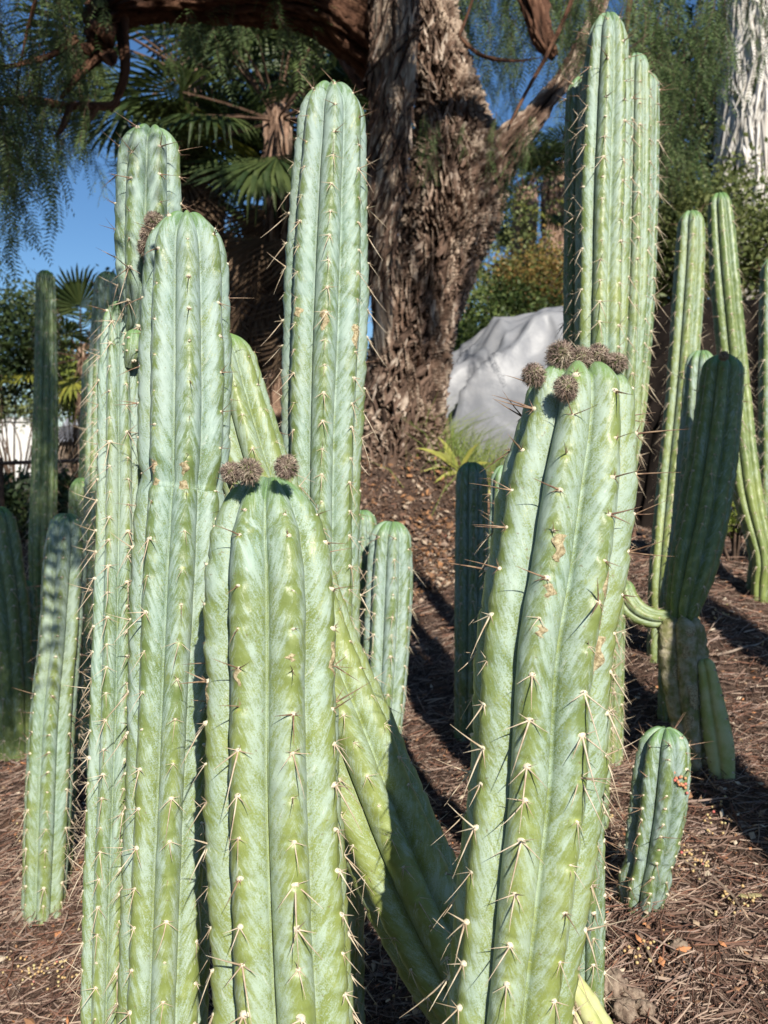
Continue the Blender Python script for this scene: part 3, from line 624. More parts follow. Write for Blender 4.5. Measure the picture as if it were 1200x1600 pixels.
# ---------------------------------------------------------------- trees
def limb_geo(pts, k=64, step=.03, amp=.02, twist=.6, seed=0, rings=None, fl=8., world=False):
    P = np.array([p[:3] if world else at(*p[:3]) for p in pts]); Rr = np.array([p[3] if world else p[3] / FPX * p[2] for p in pts])
    tt = np.linspace(0, len(P) - 1, 400); C = catmull(np.hstack([P, Rr[:, None]]), tt)
    S = np.concatenate([[0], np.cumsum(np.linalg.norm(np.diff(C[:, :3], axis=0), axis=1))]); m = max(4, int(S[-1] / step)); s = np.linspace(0, S[-1], m)
    c = np.stack([np.interp(s, S, C[:, a]) for a in range(4)], -1); T = np.gradient(c[:, :3], axis=0); T /= np.linalg.norm(T, axis=1)[:, None]
    ref = np.array([0, -1., 0]) if abs(T[:, 1]).mean() < .8 else np.array([1., 0, 0])
    e1 = ref - (T @ ref)[:, None] * T; e1 /= np.linalg.norm(e1, axis=1)[:, None]; e2 = np.cross(T, e1)
    th = np.linspace(0, 2 * math.pi, k, endpoint=False); SS, TH = np.meshgrid(s, th, indexing='ij'); rad = np.maximum(c[:, 3], .002)[:, None]
    a = TH + twist * SS
    lump = fbm(np.stack([SS * 1.6, np.cos(TH) * 1.1 + seed, np.sin(TH) * 1.1], -1), 3)
    gr = np.stack([SS * 2.4, np.cos(a) * fl * rad / .3 + seed, np.sin(a) * fl * rad / .3], -1)
    rid = 1 - np.abs(fbm(gr, 4, .6)) * 1.7
    fine = 1 - np.abs(fbm(gr * np.array([2.2, 3, 3]) + 9, 3, .6)) * 1.5
    rr = rad * (1 + .13 * lump) + amp * (rid - .5) + amp * .45 * (fine - .5)
    V = c[:, None, :3] + rr[..., None] * (np.cos(TH)[..., None] * e1[:, None] + np.sin(TH)[..., None] * e2[:, None])
    i, j = np.meshgrid(np.arange(m - 1), np.arange(k), indexing='ij'); j2 = (j + 1) % k
    q = np.stack([i * k + j, (i + 1) * k + j, (i + 1) * k + j2, i * k + j2], -1).reshape(-1, 4)
    grain = np.stack([SS * 7, np.cos(a) * rad * 60, np.sin(a) * rad * 60], -1).reshape(-1, 3)
    return V.reshape(-1, 3), q, (.6 * rid + .4 * fine).ravel() * .9, grain
def limb(name, root, base, pts, mat, **kw):
    V, q, rid, gr = limb_geo(pts, **kw); return obj(name, mesh_np(name, V - np.array(base), q, None, [mat], True, {'ridge': rid, 'grain': gr}), root)

# pepper tree
tb = at(640, 700, 5.4); PT = empty('pepper_tree', tb, 'old pepper tree with a thick gnarled shaggy trunk', 'tree')
limb('trunk', PT, tb, [(625, 950, 5.4, 120), (625, 800, 5.4, 105), (626, 720, 5.4, 84), (628, 650, 5.4, 62), (638, 570, 5.4, 60), (660, 480, 5.4, 56), (684, 400, 5.4, 60), (704, 310, 5.4, 70), (710, 240, 5.4, 60), (698, 150, 5.4, 40), (670, 40, 5.4, 36), (648, -120, 5.4, 38), (600, -420, 5.5, 40)],
     M_BARK, k=280, step=.008, amp=.085, twist=1.3, seed=1, fl=11)
limb('trunk_strand', PT, tb, [(636, -200, 5.1, 38), (620, -40, 5.1, 34), (614, 90, 5.08, 34), (610, 200, 5.08, 29), (602, 300, 5.08, 25), (594, 380, 5.1, 21), (592, 450, 5.15, 16), (600, 540, 5.25, 14), (612, 620, 5.3, 16)],
     M_BARKS, k=90, step=.012, amp=.018, twist=.3, seed=4, fl=7)['label'] = 'smooth pale strand of trunk'
limb('limb', PT, tb, [(700, 350, 5.38, 55), (738, 290, 5.3, 44), (772, 250, 5.25, 34), (800, 218, 5.2, 24), (840, 175, 5.2, 15), (900, 90, 5.3, 11), (960, -60, 5.5, 9)], M_BARK, k=90, step=.015, amp=.03, seed=6)
limb('limb', PT, tb, [(650, 130, 5.5, 55), (590, 75, 5.4, 50), (500, 14, 5.2, 42), (400, -6, 5.0, 40), (300, -8, 4.8, 36), (205, 0, 4.6, 32), (160, 26, 4.5, 26), (152, 75, 4.45, 12)], M_BARKD, k=80, step=.02, amp=.03, seed=7)
limb('limb', PT, tb, [(640, 0, 5.5, 50), (600, -60, 5.3, 45), (480, -60, 4.9, 40), (330, -50, 4.4, 40), (150, -80, 3.8, 35), (-50, -120, 3.3, 28)], M_BARKD, k=60, step=.03, amp=.03, seed=8)
limb('limb', PT, tb, [(600, 130, 5.6, 36), (570, 100, 5.8, 34), (540, 60, 6.0, 30), (480, 20, 6.2, 25)], M_BARKD, k=40, step=.03, amp=.02, seed=9)
limb('limb', PT, tb, [(660, -80, 5.4, 40), (740, -60, 5.4, 30), (820, -30, 5.4, 24), (838, 20, 5.35, 20), (850, 65, 5.3, 14), (866, 90, 5.3, 6)], M_BARKD, k=50, step=.02, amp=.02, seed=10)
for k, pts in enumerate([
    [(168, 40, 4.5, 16), (160, 80, 4.48, 10), (120, 120, 4.4, 7), (95, 155, 4.4, 5)], [(190, 30, 4.55, 12), (196, 110, 4.5, 7), (184, 150, 4.5, 6), (174, 175, 4.5, 3)],
    [(-20, 160, 4.2, 6), (50, 158, 4.3, 6), (110, 165, 4.4, 6), (175, 165, 4.5, 6), (184, 150, 4.5, 5)], [(152, 165, 4.45, 5), (138, 190, 4.45, 4), (128, 205, 4.4, 2)],
    [(110, 165, 4.35, 5), (100, 195, 4.3, 5), (86, 215, 4.3, 3)], [(120, 60, 4.3, 5), (80, 85, 4.25, 5), (30, 100, 4.1, 5), (-30, 108, 4.0, 5)], [(60, -30, 3.9, 5), (52, 20, 3.95, 4), (36, 80, 4.0, 3), (26, 150, 4.0, 2)],
    [(905, -30, 5.2, 4), (868, 60, 5.2, 3), (830, 130, 5.15, 2.5), (796, 196, 5.1, 2)], [(1000, -60, 5.5, 6), (985, 0, 5.5, 4), (978, 60, 5.5, 2)], [(690, 20, 5.4, 4), (712, 50, 5.3, 3.5), (750, 85, 5.3, 3), (800, 95, 5.3, 2), (860, 88, 5.3, 1.5)], [(750, -60, 5.4, 4), (738, 0, 5.3, 3), (716, 60, 5.3, 2)]]):
    limb('branch', PT, tb, pts, M_BARKD, k=12, step=.03, amp=.006, seed=20 + k)
def bark_flakes(pts, n_, seed, Lr, wr, out):
    P = np.array([at(*p[:3]) for p in pts]); Rr = np.array([p[3] / FPX * p[2] for p in pts]); r = np.random.default_rng(seed); b = Batch()
    for k in range(n_):
        t = r.uniform(0, len(P) - 1.001); c = catmull(P, np.array([t, t + .01])); T = c[1] - c[0]; T /= np.linalg.norm(T); rad = np.interp(t, range(len(P)), Rr)
        a = r.uniform(0, 2 * math.pi); e = np.array([math.cos(a), math.sin(a), 0]); e -= e.dot(T) * T; e /= np.linalg.norm(e); s = np.cross(T, e)
        T2 = T + s * r.normal(.3, .38); T2 /= np.linalg.norm(T2); s2 = np.cross(T2, e); L = r.uniform(*Lr); w = r.uniform(*wr); p = c[0] + e * (rad * r.uniform(.96, 1.06) + out)
        u = np.linspace(-1, 1, 4); V = []
        for q_ in u:
            lift = .012 * r.random() + (.02 * r.random() if abs(q_) > .9 else 0); ww = w * (1 - .55 * abs(q_) ** 2) * r.uniform(.7, 1.2); cc_ = p + T2 * L * .5 * q_ + e * lift
            V += [cc_ - s2 * ww - e * .008, cc_ + e * .004 * r.random(), cc_ + s2 * ww - e * .008]
        b.add(np.array(V) - tb, [[i * 3 + j, i * 3 + j + 1, i * 3 + j + 4, i * 3 + j + 3] for i in range(3) for j in range(2)])
    return b
def mat_flake():
    n = N('bark_flake'); isl = n.new('ShaderNodeNewGeometry').outputs['Random Per Island']; f = n.noise(n.geo(), 9, 4, .6)
    x = n.math('ADD', n.math('MULTIPLY', isl, .55), n.math('MULTIPLY', n.math('SUBTRACT', f, .3), 1.1)); c = n.mix(n.ramp(x, .2, .6), (.03, .019, .014), (.17, .11, .08)); c = n.mix(n.ramp(x, .6, .9), c, (.54, .44, .35))
    return n.fin(c, .9, .1)
M_FLAKE = mat_flake()
bk = bark_flakes([(626, 760, 5.4, 92), (628, 650, 5.4, 63), (638, 570, 5.4, 61), (660, 480, 5.4, 57), (684, 400, 5.4, 61), (704, 310, 5.4, 71), (710, 240, 5.4, 61), (698, 150, 5.4, 41), (670, 40, 5.4, 37), (648, -120, 5.4, 39)], 2600, 3, (.04, .17), (.005, .02), .0)
tag(obj('bark_flakes', bk.mesh('bark_flakes', [M_FLAKE], False), PT), None, None, None, 'stuff')
bk = bark_flakes([(636, -200, 5.1, 38), (620, -40, 5.1, 34), (614, 90, 5.08, 34), (610, 200, 5.08, 29), (602, 300, 5.08, 25), (594, 380, 5.1, 21), (592, 450, 5.15, 17)], 420, 5, (.12, .4), (.004, .011), .0)
tag(obj('bark_flakes', bk.mesh('bark_flakes', [M_FLAKE], False), PT), None, None, None, 'stuff')
for k, (px, py, rx) in enumerate([(160, 55, 20), (138, 78, 9), (170, 90, 12)]):
    limb('knot', PT, tb, [(px - rx, py - 10, 4.42, rx * .5), (px, py, 4.4, rx), (px + rx * .6, py + rx, 4.42, rx * .4)], M_BARKD, k=24, step=.015, amp=.02, seed=40 + k)

def frond_geo(r, L=.26, npair=11):
    """pinnate leaf from the origin along +X"""
    t = np.linspace(0, 1, 5); P = np.stack([t * L, r.normal(0, .01) * t, -L * .22 * t ** 2], -1); b = Batch()
    v, q = tube_geo(P, 0, 3, .0011 * (1 - .7 * t)); b.add(v, q, None, 1)
    V = []; T = []
    for k in range(npair):
        tk = .1 + .88 * k / (npair - 1); c = np.array([tk * L, 0, -L * .22 * tk ** 2]); ll = .056 * (1 - .55 * abs(tk - .45) ** 1.2) * r.uniform(.85, 1.1)
        for s in (-1, 1):
            d = np.array([.45, s * .85, -.28 + r.normal(0, .15)]); d /= np.linalg.norm(d); w = np.cross(d, [0, 0, 1]); w = w / np.linalg.norm(w) * .0047
            n0 = len(V); V += [c, c + d * ll * .4 + w, c + d * ll, c + d * ll * .4 - w]; T.append([n0, n0 + 1, n0 + 2, n0 + 3])
    b.add(V, T, None, 0); return b
def spray_mesh(seed, L, nf, fl=.26):
    """hanging branchlet with many feathery leaves; hangs from the origin"""
    r = np.random.default_rng(seed); out = Batch(); ax = r.normal(0, .12, 2)
    t = np.linspace(0, 1, 9); P = np.stack([ax[0] * L * t + .03 * np.sin(t * 5 + seed), ax[1] * L * t + .03 * np.cos(t * 4 + seed), -L * t], -1)
    v, q = tube_geo(P, 0, 4, .004 * (1 - .75 * t)); out.add(v, q, None, 1)
    for k in range(nf):
        tk = (k + .3) / nf; p = catmull(P, np.array([tk * 8]))[0]; az = k * 2.4 + r.normal(0, .4); dn = r.uniform(-1.15, -.5)
        g = frond_geo(r, fl * r.uniform(.75, 1.15), 11); ca, sa = math.cos(az), math.sin(az); cd, sd = math.cos(dn), math.sin(dn)
        X = np.array([ca * cd, sa * cd, sd]); Y = np.array([-sa, ca, 0]); Z = np.cross(X, Y); M = np.stack([X, Y, Z], 1)
        for vv, qq, mm in zip(g.v, g.q, g.qm):
            out.v.append(vv @ M.T + p)
        n0 = out.n
        off = 0
        for vv, qq, mm in zip(g.v, g.q, g.qm): out.q.append(qq + n0); out.qm.append(mm)
        out.n += sum(len(x) for x in g.v)
    return out.mesh('hanging_branch', [M_PEPPER, M_TWIG], False)
SPRD = [spray_mesh(260 + k, L, nf) for k, (L, nf) in enumerate([(.55, 30), (.7, 36), (.6, 32)])]
SPR = [spray_mesh(200 + k, L, nf, .29) for k, (L, nf) in enumerate([(.5, 13), (.65, 17), (.42, 11), (.8, 20), (.6, 15), (.35, 9)])]
PT2b = np.array([2.6, 6.5, 1.7]); 
PT2_ROOT = {}
def spray(root, base, w, sc, yaw, k, tilt=(0, 0)):
    o = obj('hanging_branch', SPRD[k % 3] if root is PT2_ROOT.get('r') else SPR[k % 6], root); o.location = tuple(np.array(w) - np.array(base)); o.rotation_euler = (tilt[0], tilt[1], yaw); o.scale = (sc,) * 3
    return o
r = np.random.default_rng(77); cnt = 0
zones = [  # px range, py range of the hanging point, depth range, count, scale
    ((-60, 140), (-160, 60), (3.8, 5.2), 26, (.6, .95)), ((-60, 70), (60, 300), (3.8, 5.0), 26, (.5, .8)), ((60, 150), (100, 210), (4.0, 5.0), 8, (.4, .55)), ((90, 160), (-60, 160), (4.2, 5.2), 18, (.5, .7)), ((-60, 100), (100, 200), (5, 7), 12, (.8, 1.1)),
    ((150, 620), (-160, -10), (4.6, 6.5), 34, (.6, 1.)), ((690, 900), (-160, 0), (5.6, 7.5), 46, (.7, 1.)), ((700, 820), (0, 120), (5.8, 7.5), 14, (.55, .8)),
    ((985, 1130), (-150, 60), (5.5, 8), 34, (.9, 1.3)), ((1000, 1120), (60, 200), (6, 8), 14, (.8, 1.1)), ((1120, 1230), (-120, -10), (5.0, 7), 8, (.6, .8)), ((840, 1000), (-100, 60), (4.6, 6), 16, (.6, .85))]
for (x0, x1), (y0, y1), (d0, d1), n_, (s0, s1) in zones:
    for k in range(n_):
        spray(PT, tb, at(r.uniform(x0, x1), r.uniform(y0, y1), r.uniform(d0, d1)), r.uniform(s0, s1), r.uniform(0, 6.28), cnt, r.normal(0, .12, 2)); cnt += 1
for k, (px, py, d, sc) in enumerate([(662, 175, 4.6, .5), (686, 185, 4.6, .45), (724, 190, 4.7, .3), (815, 190, 4.7, .6), (826, 180, 4.8, .55), (772, 175, 4.7, .4), (880, 30, 4.4, .35), (874, 150, 4.6, .3), (935, -20, 3.6, .25)]):
    spray(PT, tb, at(px, py, d), sc, k * 1.3, cnt, (0, 0)); cnt += 1
# unseen second pepper tree, added so its crown shades the background and left cacti
P2b = np.array([-3.4, 3.2, g1(-3.4, 3.2)])
PT2 = empty('pepper_tree', P2b, 'added unseen pepper tree left of the bed whose crown shades the background', 'tree'); PT2_ROOT['r'] = PT2
limb('trunk', PT2, P2b, [(-3.4, 3.2, P2b[2] - .1, .28), (-3.35, 3.2, 1.6, .22), (-3.2, 3.25, 2.8, .18), (-2.6, 3.3, 3.8, .13), (-1.4, 3.4, 4.5, .1), (.2, 3.4, 4.9, .07), (1.8, 3.5, 5.0, .05)], M_BARK, k=40, step=.04, amp=.03, seed=50, world=True)
limb('limb', PT2, P2b, [(-3.1, 3.3, 3.0, .12), (-2.9, 4.4, 3.9, .09), (-2.0, 5.3, 4.6, .06), (-.8, 5.8, 5.0, .04)], M_BARKD, k=20, step=.05, amp=.01, seed=51, world=True)
cnt2 = 0
for k in range(128):
    x = r.uniform(-3.9, 1.1); y = r.uniform(2.6, 4.6); z = r.uniform(3.85, 5.3)
    if z < CAM_Z + y * .52 + .55: z = CAM_Z + y * .52 + .55 + r.uniform(0, .9)
    spray(PT2, P2b, (x, y, z + .3), r.uniform(.7, 1.05), r.uniform(0, 6.28), k, r.normal(0, .12, 2))

for k in range(84):
    y = r.uniform(.6, 2.7); x = r.uniform(-3.3, -.25 if y < 1.5 else -.6); z = r.uniform(3.75, 4.7)
    spray(PT2, P2b, (x, y, z), r.uniform(.8, 1.1), r.uniform(0, 6.28), k, r.normal(0, .12, 2))
for k in range(14): spray(PT2, P2b, (r.uniform(-1.0, -.5), r.uniform(.5, 1.), 3.3), 1.25, k, k, (0, 0))  # low sprays added to shade the leaning column at the left edge
for k in range(46):
    y = r.uniform(-.8, .9); x = r.uniform(-1.6, -.5); spray(PT2, P2b, (x, y, r.uniform(3.7, 4.3)), r.uniform(.8, 1.), r.uniform(0, 6.28), k, r.normal(0, .12, 2))
for k in range(5): spray(PT2, P2b, (-.32 + .03 * k, -.1 + .06 * k, 3.5), .85, k * 1.2, k, (0, 0))  # added to shade the top of the bluish far left cactus
for k in range(16): spray(PT2, P2b, (r.uniform(-1.25, -.75), r.uniform(1.7, 2.3), r.uniform(3.55, 4.2)), .95, k, k, (0, 0))  # hung towards the sun to shade the silhouetted cactus
for k in range(6): spray(PT2, P2b, (r.uniform(-.6, -.32), r.uniform(1.0, 1.4), 3.75), .8, k, k, (0, 0))  # extra sprays shading the dim blue cactus
limb('limb', PT2, P2b, [(-3.25, 3.2, 2.7, .13), (-2.6, 2.0, 3.9, .1), (-1.6, .9, 4.5, .07), (-.6, .1, 4.4, .03)], M_BARKD, k=20, step=.05, amp=.01, seed=52, world=True)
# ---------------------------------------------------------------- palms
def fan_mesh(name, seed, mat, L=.62, pet=.7, nseg=34, arc=3.9, droop=.35, w0=.021):
    r = np.random.default_rng(seed); b = Batch()
    t = np.linspace(0, 1, 6); P = np.stack([pet * t, 0 * t, -.10 * t ** 2 * pet], -1); v, q = tube_geo(P, 0, 4, .013 - .006 * t); b.add(v, q, None, 1)
    hub = P[-1]; V = []; Q = []; T = []
    for k in range(nseg):
        a = (k / (nseg - 1) - .5) * arc; d = np.array([math.cos(a), math.sin(a), 0]); n_ = np.array([-math.sin(a), math.cos(a), 0]); l = L * (1 - .18 * abs(a) / (arc / 2)) * r.uniform(.9, 1.05)
        z = (.015 if k % 2 else -.015); w = w0 * l / .6
        p0 = hub; p1 = hub + d * l * .5 + [0, 0, z - .06 * droop * l]; p2 = hub + d * l * .78 + [0, 0, -droop * .25 * l + r.normal(0, .01)]; p3 = hub + d * l * (1 - .1 * droop) + [0, 0, -droop * l * r.uniform(.4, .8)]
        n0 = len(V); up = np.array([0, 0, .006])
        V += [p0, p1 + n_ * w, p1 - up, p1 - n_ * w, p2 + n_ * w * .7, p2 - up, p2 - n_ * w * .7, p3]
        T += [[n0, n0 + 1, n0 + 2], [n0, n0 + 2, n0 + 3], [n0 + 4, n0 + 7, n0 + 5], [n0 + 5, n0 + 7, n0 + 6]]; Q += [[n0 + 1, n0 + 4, n0 + 5, n0 + 2], [n0 + 2, n0 + 5, n0 + 6, n0 + 3]]
    b.add(V, Q, T, 0); return b.mesh(name, [mat, M_BARKP], False)
FANG = [fan_mesh('palm_frond', 300 + k, M_PALM, droop=.2 + .2 * k) for k in range(3)]; FANY = fan_mesh('palm_frond', 310, M_PALMY, droop=.2); FAND = [fan_mesh('dead_frond', 320 + k, M_PALMD, droop=1.0, w0=.014, arc=2.6) for k in range(2)]
def palm(label, px, py, d, sc, trunk_hw, nf, ndead, seed, yel=0, lean=0, tmat=M_BARKP):
    c = at(px, py, d); x, y = c[0] - lean, c[1]; base = np.array([x, y, g1(x, y)]); r = np.random.default_rng(seed)
    root = empty('fan_palm', base, label, 'palm tree')
    rt = trunk_hw / FPX * d
    limb('trunk', root, base, [(x, y, base[2] - .2, rt * 1.25), (x + lean * .4, y, base[2] + (c[2] - base[2]) * .5, rt), (c[0], c[1], c[2] - .1, rt * .9), (c[0], c[1], c[2] + .15, rt * .5)], tmat, k=48, step=.03, amp=.03, seed=seed, world=True, twist=0)
    for k in range(nf):
        o = obj('palm_frond', FANY if k < yel else FANG[k % 3], root); o.location = tuple(c - base)
        o.rotation_euler = (r.normal(0, .4), -R(r.uniform(-35, 75)), k * 2.39996 + r.normal(0, .2)); o.scale = (sc * r.uniform(.85, 1.1),) * 3
    for k in range(ndead):
        o = obj('dead_frond', FAND[k % 2], root); o.location = (c[0] - base[0] + 0, c[1] - base[1], c[2] - base[2] - r.uniform(0, .9) * sc)
        o.rotation_euler = (r.normal(0, .3), R(r.uniform(60, 85)), k * 2.39996); o.scale = (sc * r.uniform(.8, 1.1),) * 3
    return root
palm('fan palm with a rusty brown trunk left of the tallest middle cactus', 432, 190, 7.6, 1.15, 22, 34, 16, 1, 2)
palm('fan palm in deep shade at left, its dark fronds spread against the sky', 300, 120, 8.6, 1.25, 20, 26, 14, 2)
palm('distant fan palm right of the gnarled trunk with one yellow frond', 820, 310, 14, .95, 20, 24, 8, 3, 3)
palm('far fan palm beyond the rusty bush right of the trunk', 868, 270, 18, 1.2, 22, 22, 8, 4, 1)
palm('squat fan palm far off behind the rusty bush', 790, 420, 17, .8, 24, 14, 10, 5, 1)
palm('small sunlit fan palm low at left under the blue sky', 128, 560, 9, .75, 7, 18, 3, 6, 6)
palm('dark fan palm low behind the left columns', 330, 330, 9.2, 1.0, 22, 16, 18, 7)
# huge pale thatched palm trunk at upper right
cb = at(1205, 500, 9.5); cb[2] = g1(cb[0], cb[1]); HP = empty('fan_palm', cb, 'huge palm trunk with pale shaggy thatch at upper right', 'palm tree')
limb('trunk', HP, cb, [(cb[0], cb[1], cb[2] - .2, .5), (cb[0] - .03, cb[1], 3.5, .47), (cb[0] - .05, cb[1], 5, .46), (cb[0] - .08, cb[1], 8.5, .44)], mat_bark('pale_palm_bark', (.25, .2, .16), (.5, .45, .38), (.68, .63, .56)), k=120, step=.03, amp=.03, seed=60, world=True, twist=0)
b = Batch(); r = np.random.default_rng(5)
for k in range(4200):
    a = r.uniform(0, 6.28); z = r.uniform(2.2, 8.4); rad = .47 + r.uniform(0, .05); L = r.uniform(.25, .8); w = r.uniform(.01, .03)
    p = np.array([cb[0] - .05 + rad * math.cos(a), cb[1] + rad * math.sin(a), z]); o_ = np.array([math.cos(a), math.sin(a), 0]); s = np.array([-math.sin(a), math.cos(a), 0]); sk = r.normal(0, .05)
    m_ = p + o_ * .03 + np.array([0, 0, -L * .5]) + s * sk; e = p + o_ * r.uniform(0, .07) + np.array([0, 0, -L]) + s * sk * 2.2
    b.add(np.array([p - s * w, p + s * w, m_ + s * w, m_ + o_ * w * .8, m_ - s * w, e]) - cb, None, [[0, 1, 3], [1, 2, 3], [0, 3, 4], [2, 5, 3], [3, 5, 4]])
tag(obj('thatch', b.mesh('thatch', [M_THATCH], False), HP), None, None, None, 'stuff')
for k in range(24):
    o = obj('palm_frond', FANG[k % 3], HP); o.location = (-.08, 0, 8.6 - cb[2]); o.rotation_euler = (r.normal(0, .3), -R(r.uniform(-40, 75)), k * 2.4); o.scale = (1.7,) * 3

# ---------------------------------------------------------------- bushes
def bush(name, label, cat, px, py, d, rx, ry, rz, n_, leaf, mat, seed, trunk=True, wd=.3, nst=9):
    c = at(px, py, d); r = np.random.default_rng(seed); base = np.array([c[0], c[1], min(g1(c[0], c[1]), c[2])]); root = empty(name, base, label, cat)
    nc = 46; D = r.normal(0, 1, (nc, 3)); D /= np.linalg.norm(D, axis=1)[:, None]; cc = D * r.uniform(.35, 1, (nc, 1)) ** .6 * np.array([rx, ry, rz]) * .85
    k = r.integers(0, nc, n_); cs = r.uniform(.16, .34, nc) * min(rx, rz)
    p = c + cc[k] + r.normal(0, 1, (n_, 3)) * cs[k][:, None]
    nrm = r.normal(0, 1, (n_, 3)) + np.array([0, -.3, .7]); nrm /= np.linalg.norm(nrm, axis=1)[:, None]
    t = np.cross(nrm, r.normal(0, 1, (n_, 3))); t /= np.linalg.norm(t, axis=1)[:, None]; s = np.cross(nrm, t); l = leaf * r.uniform(.6, 1.3, (n_, 1))
    V = np.stack([p - t * l * .5, p + s * l * wd, p + t * l * .5, p - s * l * wd], 1); V[:, 2] += nrm * l * .08
    keep = V[:, 0, 2] > gz(V[:, 0, 0], V[:, 0, 1]); V = V[keep]; q = np.arange(len(V) * 4).reshape(-1, 4)
    tag(obj('foliage', mesh_np('foliage', V.reshape(-1, 3) - base, q, None, [mat], False), root), None, None, None, 'stuff')
    bt = Batch()
    for m in range(nst):
        p0 = np.array([c[0], c[1], base[2] - .05]); p2 = c + cc[m]; p1 = (p0 + p2) / 2 + r.normal(0, .08, 3) * rx; w = .008 + .012 * rx
        v, qq = tube_geo(catmull(np.array([p0, p1, p2]), np.linspace(0, 2, 8)), 0, 4, np.linspace(w, w * .2, 8)); bt.add(v - base, qq)
    obj('stems', bt.mesh('stems', [M_TWIG]), root)
    return root
B = bush
B('bush', 'mid green bush directly right of the gnarled trunk', 'bush', 735, 575, 8.2, .8, .6, .62, 6500, .055, M_BUSHG, 1)
B('tree', 'light green tree against the sky right of the gnarled trunk', 'tree', 755, 390, 12, .95, .8, 1.1, 3800, .065, M_BUSHO, 2)
B('bush', 'rusty orange tinged bush below the distant palm', 'bush', 845, 450, 11, .75, .7, .5, 6000, .055, M_BUSHR, 3)
B('bush', 'deep green shrub rising behind the silver tarp', 'bush', 790, 515, 9.3, .8, .5, .5, 5500, .055, M_BUSHG, 4)
B('bush', 'large olive shrub in sun below the pale palm trunk', 'bush', 1110, 370, 8.2, 1.1, .7, .65, 15000, .06, M_BUSHO, 5)
B('bush', 'olive green shrub between the tall right cluster and the yellow green cactus', 'bush', 1040, 430, 8.8, .6, .5, .7, 8000, .055, M_BUSHO, 6)
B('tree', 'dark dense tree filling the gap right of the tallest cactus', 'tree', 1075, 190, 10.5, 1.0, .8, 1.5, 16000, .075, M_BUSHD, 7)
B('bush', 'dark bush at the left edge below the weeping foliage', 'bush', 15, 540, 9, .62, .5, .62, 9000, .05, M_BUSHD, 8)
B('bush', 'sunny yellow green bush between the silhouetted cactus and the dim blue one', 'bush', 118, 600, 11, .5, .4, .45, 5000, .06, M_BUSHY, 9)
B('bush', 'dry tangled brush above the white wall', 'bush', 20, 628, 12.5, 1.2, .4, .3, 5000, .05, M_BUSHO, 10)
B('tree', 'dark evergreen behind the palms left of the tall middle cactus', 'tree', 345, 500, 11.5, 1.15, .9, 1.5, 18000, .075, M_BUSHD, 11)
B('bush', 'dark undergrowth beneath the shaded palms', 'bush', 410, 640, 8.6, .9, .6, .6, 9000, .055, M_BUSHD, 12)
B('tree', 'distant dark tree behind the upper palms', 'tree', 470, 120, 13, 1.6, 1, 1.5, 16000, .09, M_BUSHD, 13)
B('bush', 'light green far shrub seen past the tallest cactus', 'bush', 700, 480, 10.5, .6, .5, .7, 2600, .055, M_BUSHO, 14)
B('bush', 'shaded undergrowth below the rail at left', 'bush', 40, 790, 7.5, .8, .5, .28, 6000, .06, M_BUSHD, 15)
B('bush', 'sunny sprout of leaves on the ground beyond the stump', 'bush', 1150, 800, 3.5, .07, .07, .1, 260, .035, M_BUSHY, 16)

# ---------------------------------------------------------------- tarps, wall, rail
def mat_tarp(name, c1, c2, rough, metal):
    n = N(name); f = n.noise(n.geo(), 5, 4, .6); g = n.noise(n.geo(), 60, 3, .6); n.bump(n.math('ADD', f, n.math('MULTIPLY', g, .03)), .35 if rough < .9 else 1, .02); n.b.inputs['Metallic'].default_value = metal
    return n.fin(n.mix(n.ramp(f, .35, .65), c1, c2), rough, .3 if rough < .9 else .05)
def tarp(label, px, py, d, rx, ry, top, mat, seed, hem=.85, name='tarp'):
    c = at(px, py, d); base = np.array([c[0], c[1], g1(c[0], c[1])]); H = top - base[2]; nu, nv = 260, 110
    a = np.linspace(0, 2 * math.pi, nu, endpoint=False); t = np.linspace(0, 1, nv); A, T = np.meshgrid(a, t, indexing='ij')
    pn = np.stack([np.cos(A) * 1.5 + seed, np.sin(A) * 1.5, T * .4], -1); out = fbm(pn, 3)
    ph = fbm(np.stack([np.cos(A) * 1.1 + seed, np.sin(A) * 1.1, T * 1.2 + 5], -1), 2)
    fold = 1 - 2 * np.abs(np.sin(A * 5.5 + 3.5 * ph + 1.5 * T)) ** .7 + .35 * (1 - 2 * np.abs(np.sin(A * 12 + 7 * ph)))
    rad = np.sin(T * math.pi / 2) ** .8 * (1 + .2 * out) + .15 * fold * T ** .8
    x = c[0] + rx * rad * np.cos(A); y = c[1] + ry * rad * np.sin(A)
    z0_ = T * 2
    z = base[2] + H * (1 - T ** 1.7 * hem * (1 - .05 * fold)) + .16 * (.5 - np.abs(fbm(np.stack([x * 2.0, y * 2.0, z0_ * 1.3 + seed], -1), 3))) * np.minimum(1, T * 3)
    z = np.maximum(z, gz(x, y) - .03)
    i, j = np.meshgrid(np.arange(nu), np.arange(nv - 1), indexing='ij'); i2 = (i + 1) % nu
    q = np.stack([i * nv + j, i * nv + j + 1, i2 * nv + j + 1, i2 * nv + j], -1).reshape(-1, 4)
    root = obj(name, mesh_np(name, np.stack([x, y, z], -1).reshape(-1, 3) - base, q, None, [mat])); root.location = base
    return tag(root, label, 'tarp')
tarp('wrinkled silver grey tarp draped over a pile behind the budded cactus', 905, 640, 6.6, 1.15, .7, 2.62, mat_tarp('silver_tarp', (.18, .185, .20), (.25, .25, .26), .42, .0), 3, 1.02)
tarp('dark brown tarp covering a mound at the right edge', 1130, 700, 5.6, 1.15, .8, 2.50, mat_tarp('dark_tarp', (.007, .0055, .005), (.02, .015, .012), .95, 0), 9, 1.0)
M_WALL = simple('white_render', (.74, .73, .70), .9, .1, (.62, .60, .56), 3); M_ROOFG = simple('grey_roof', (.30, .31, .34), .8, .2, (.22, .22, .25), 10)
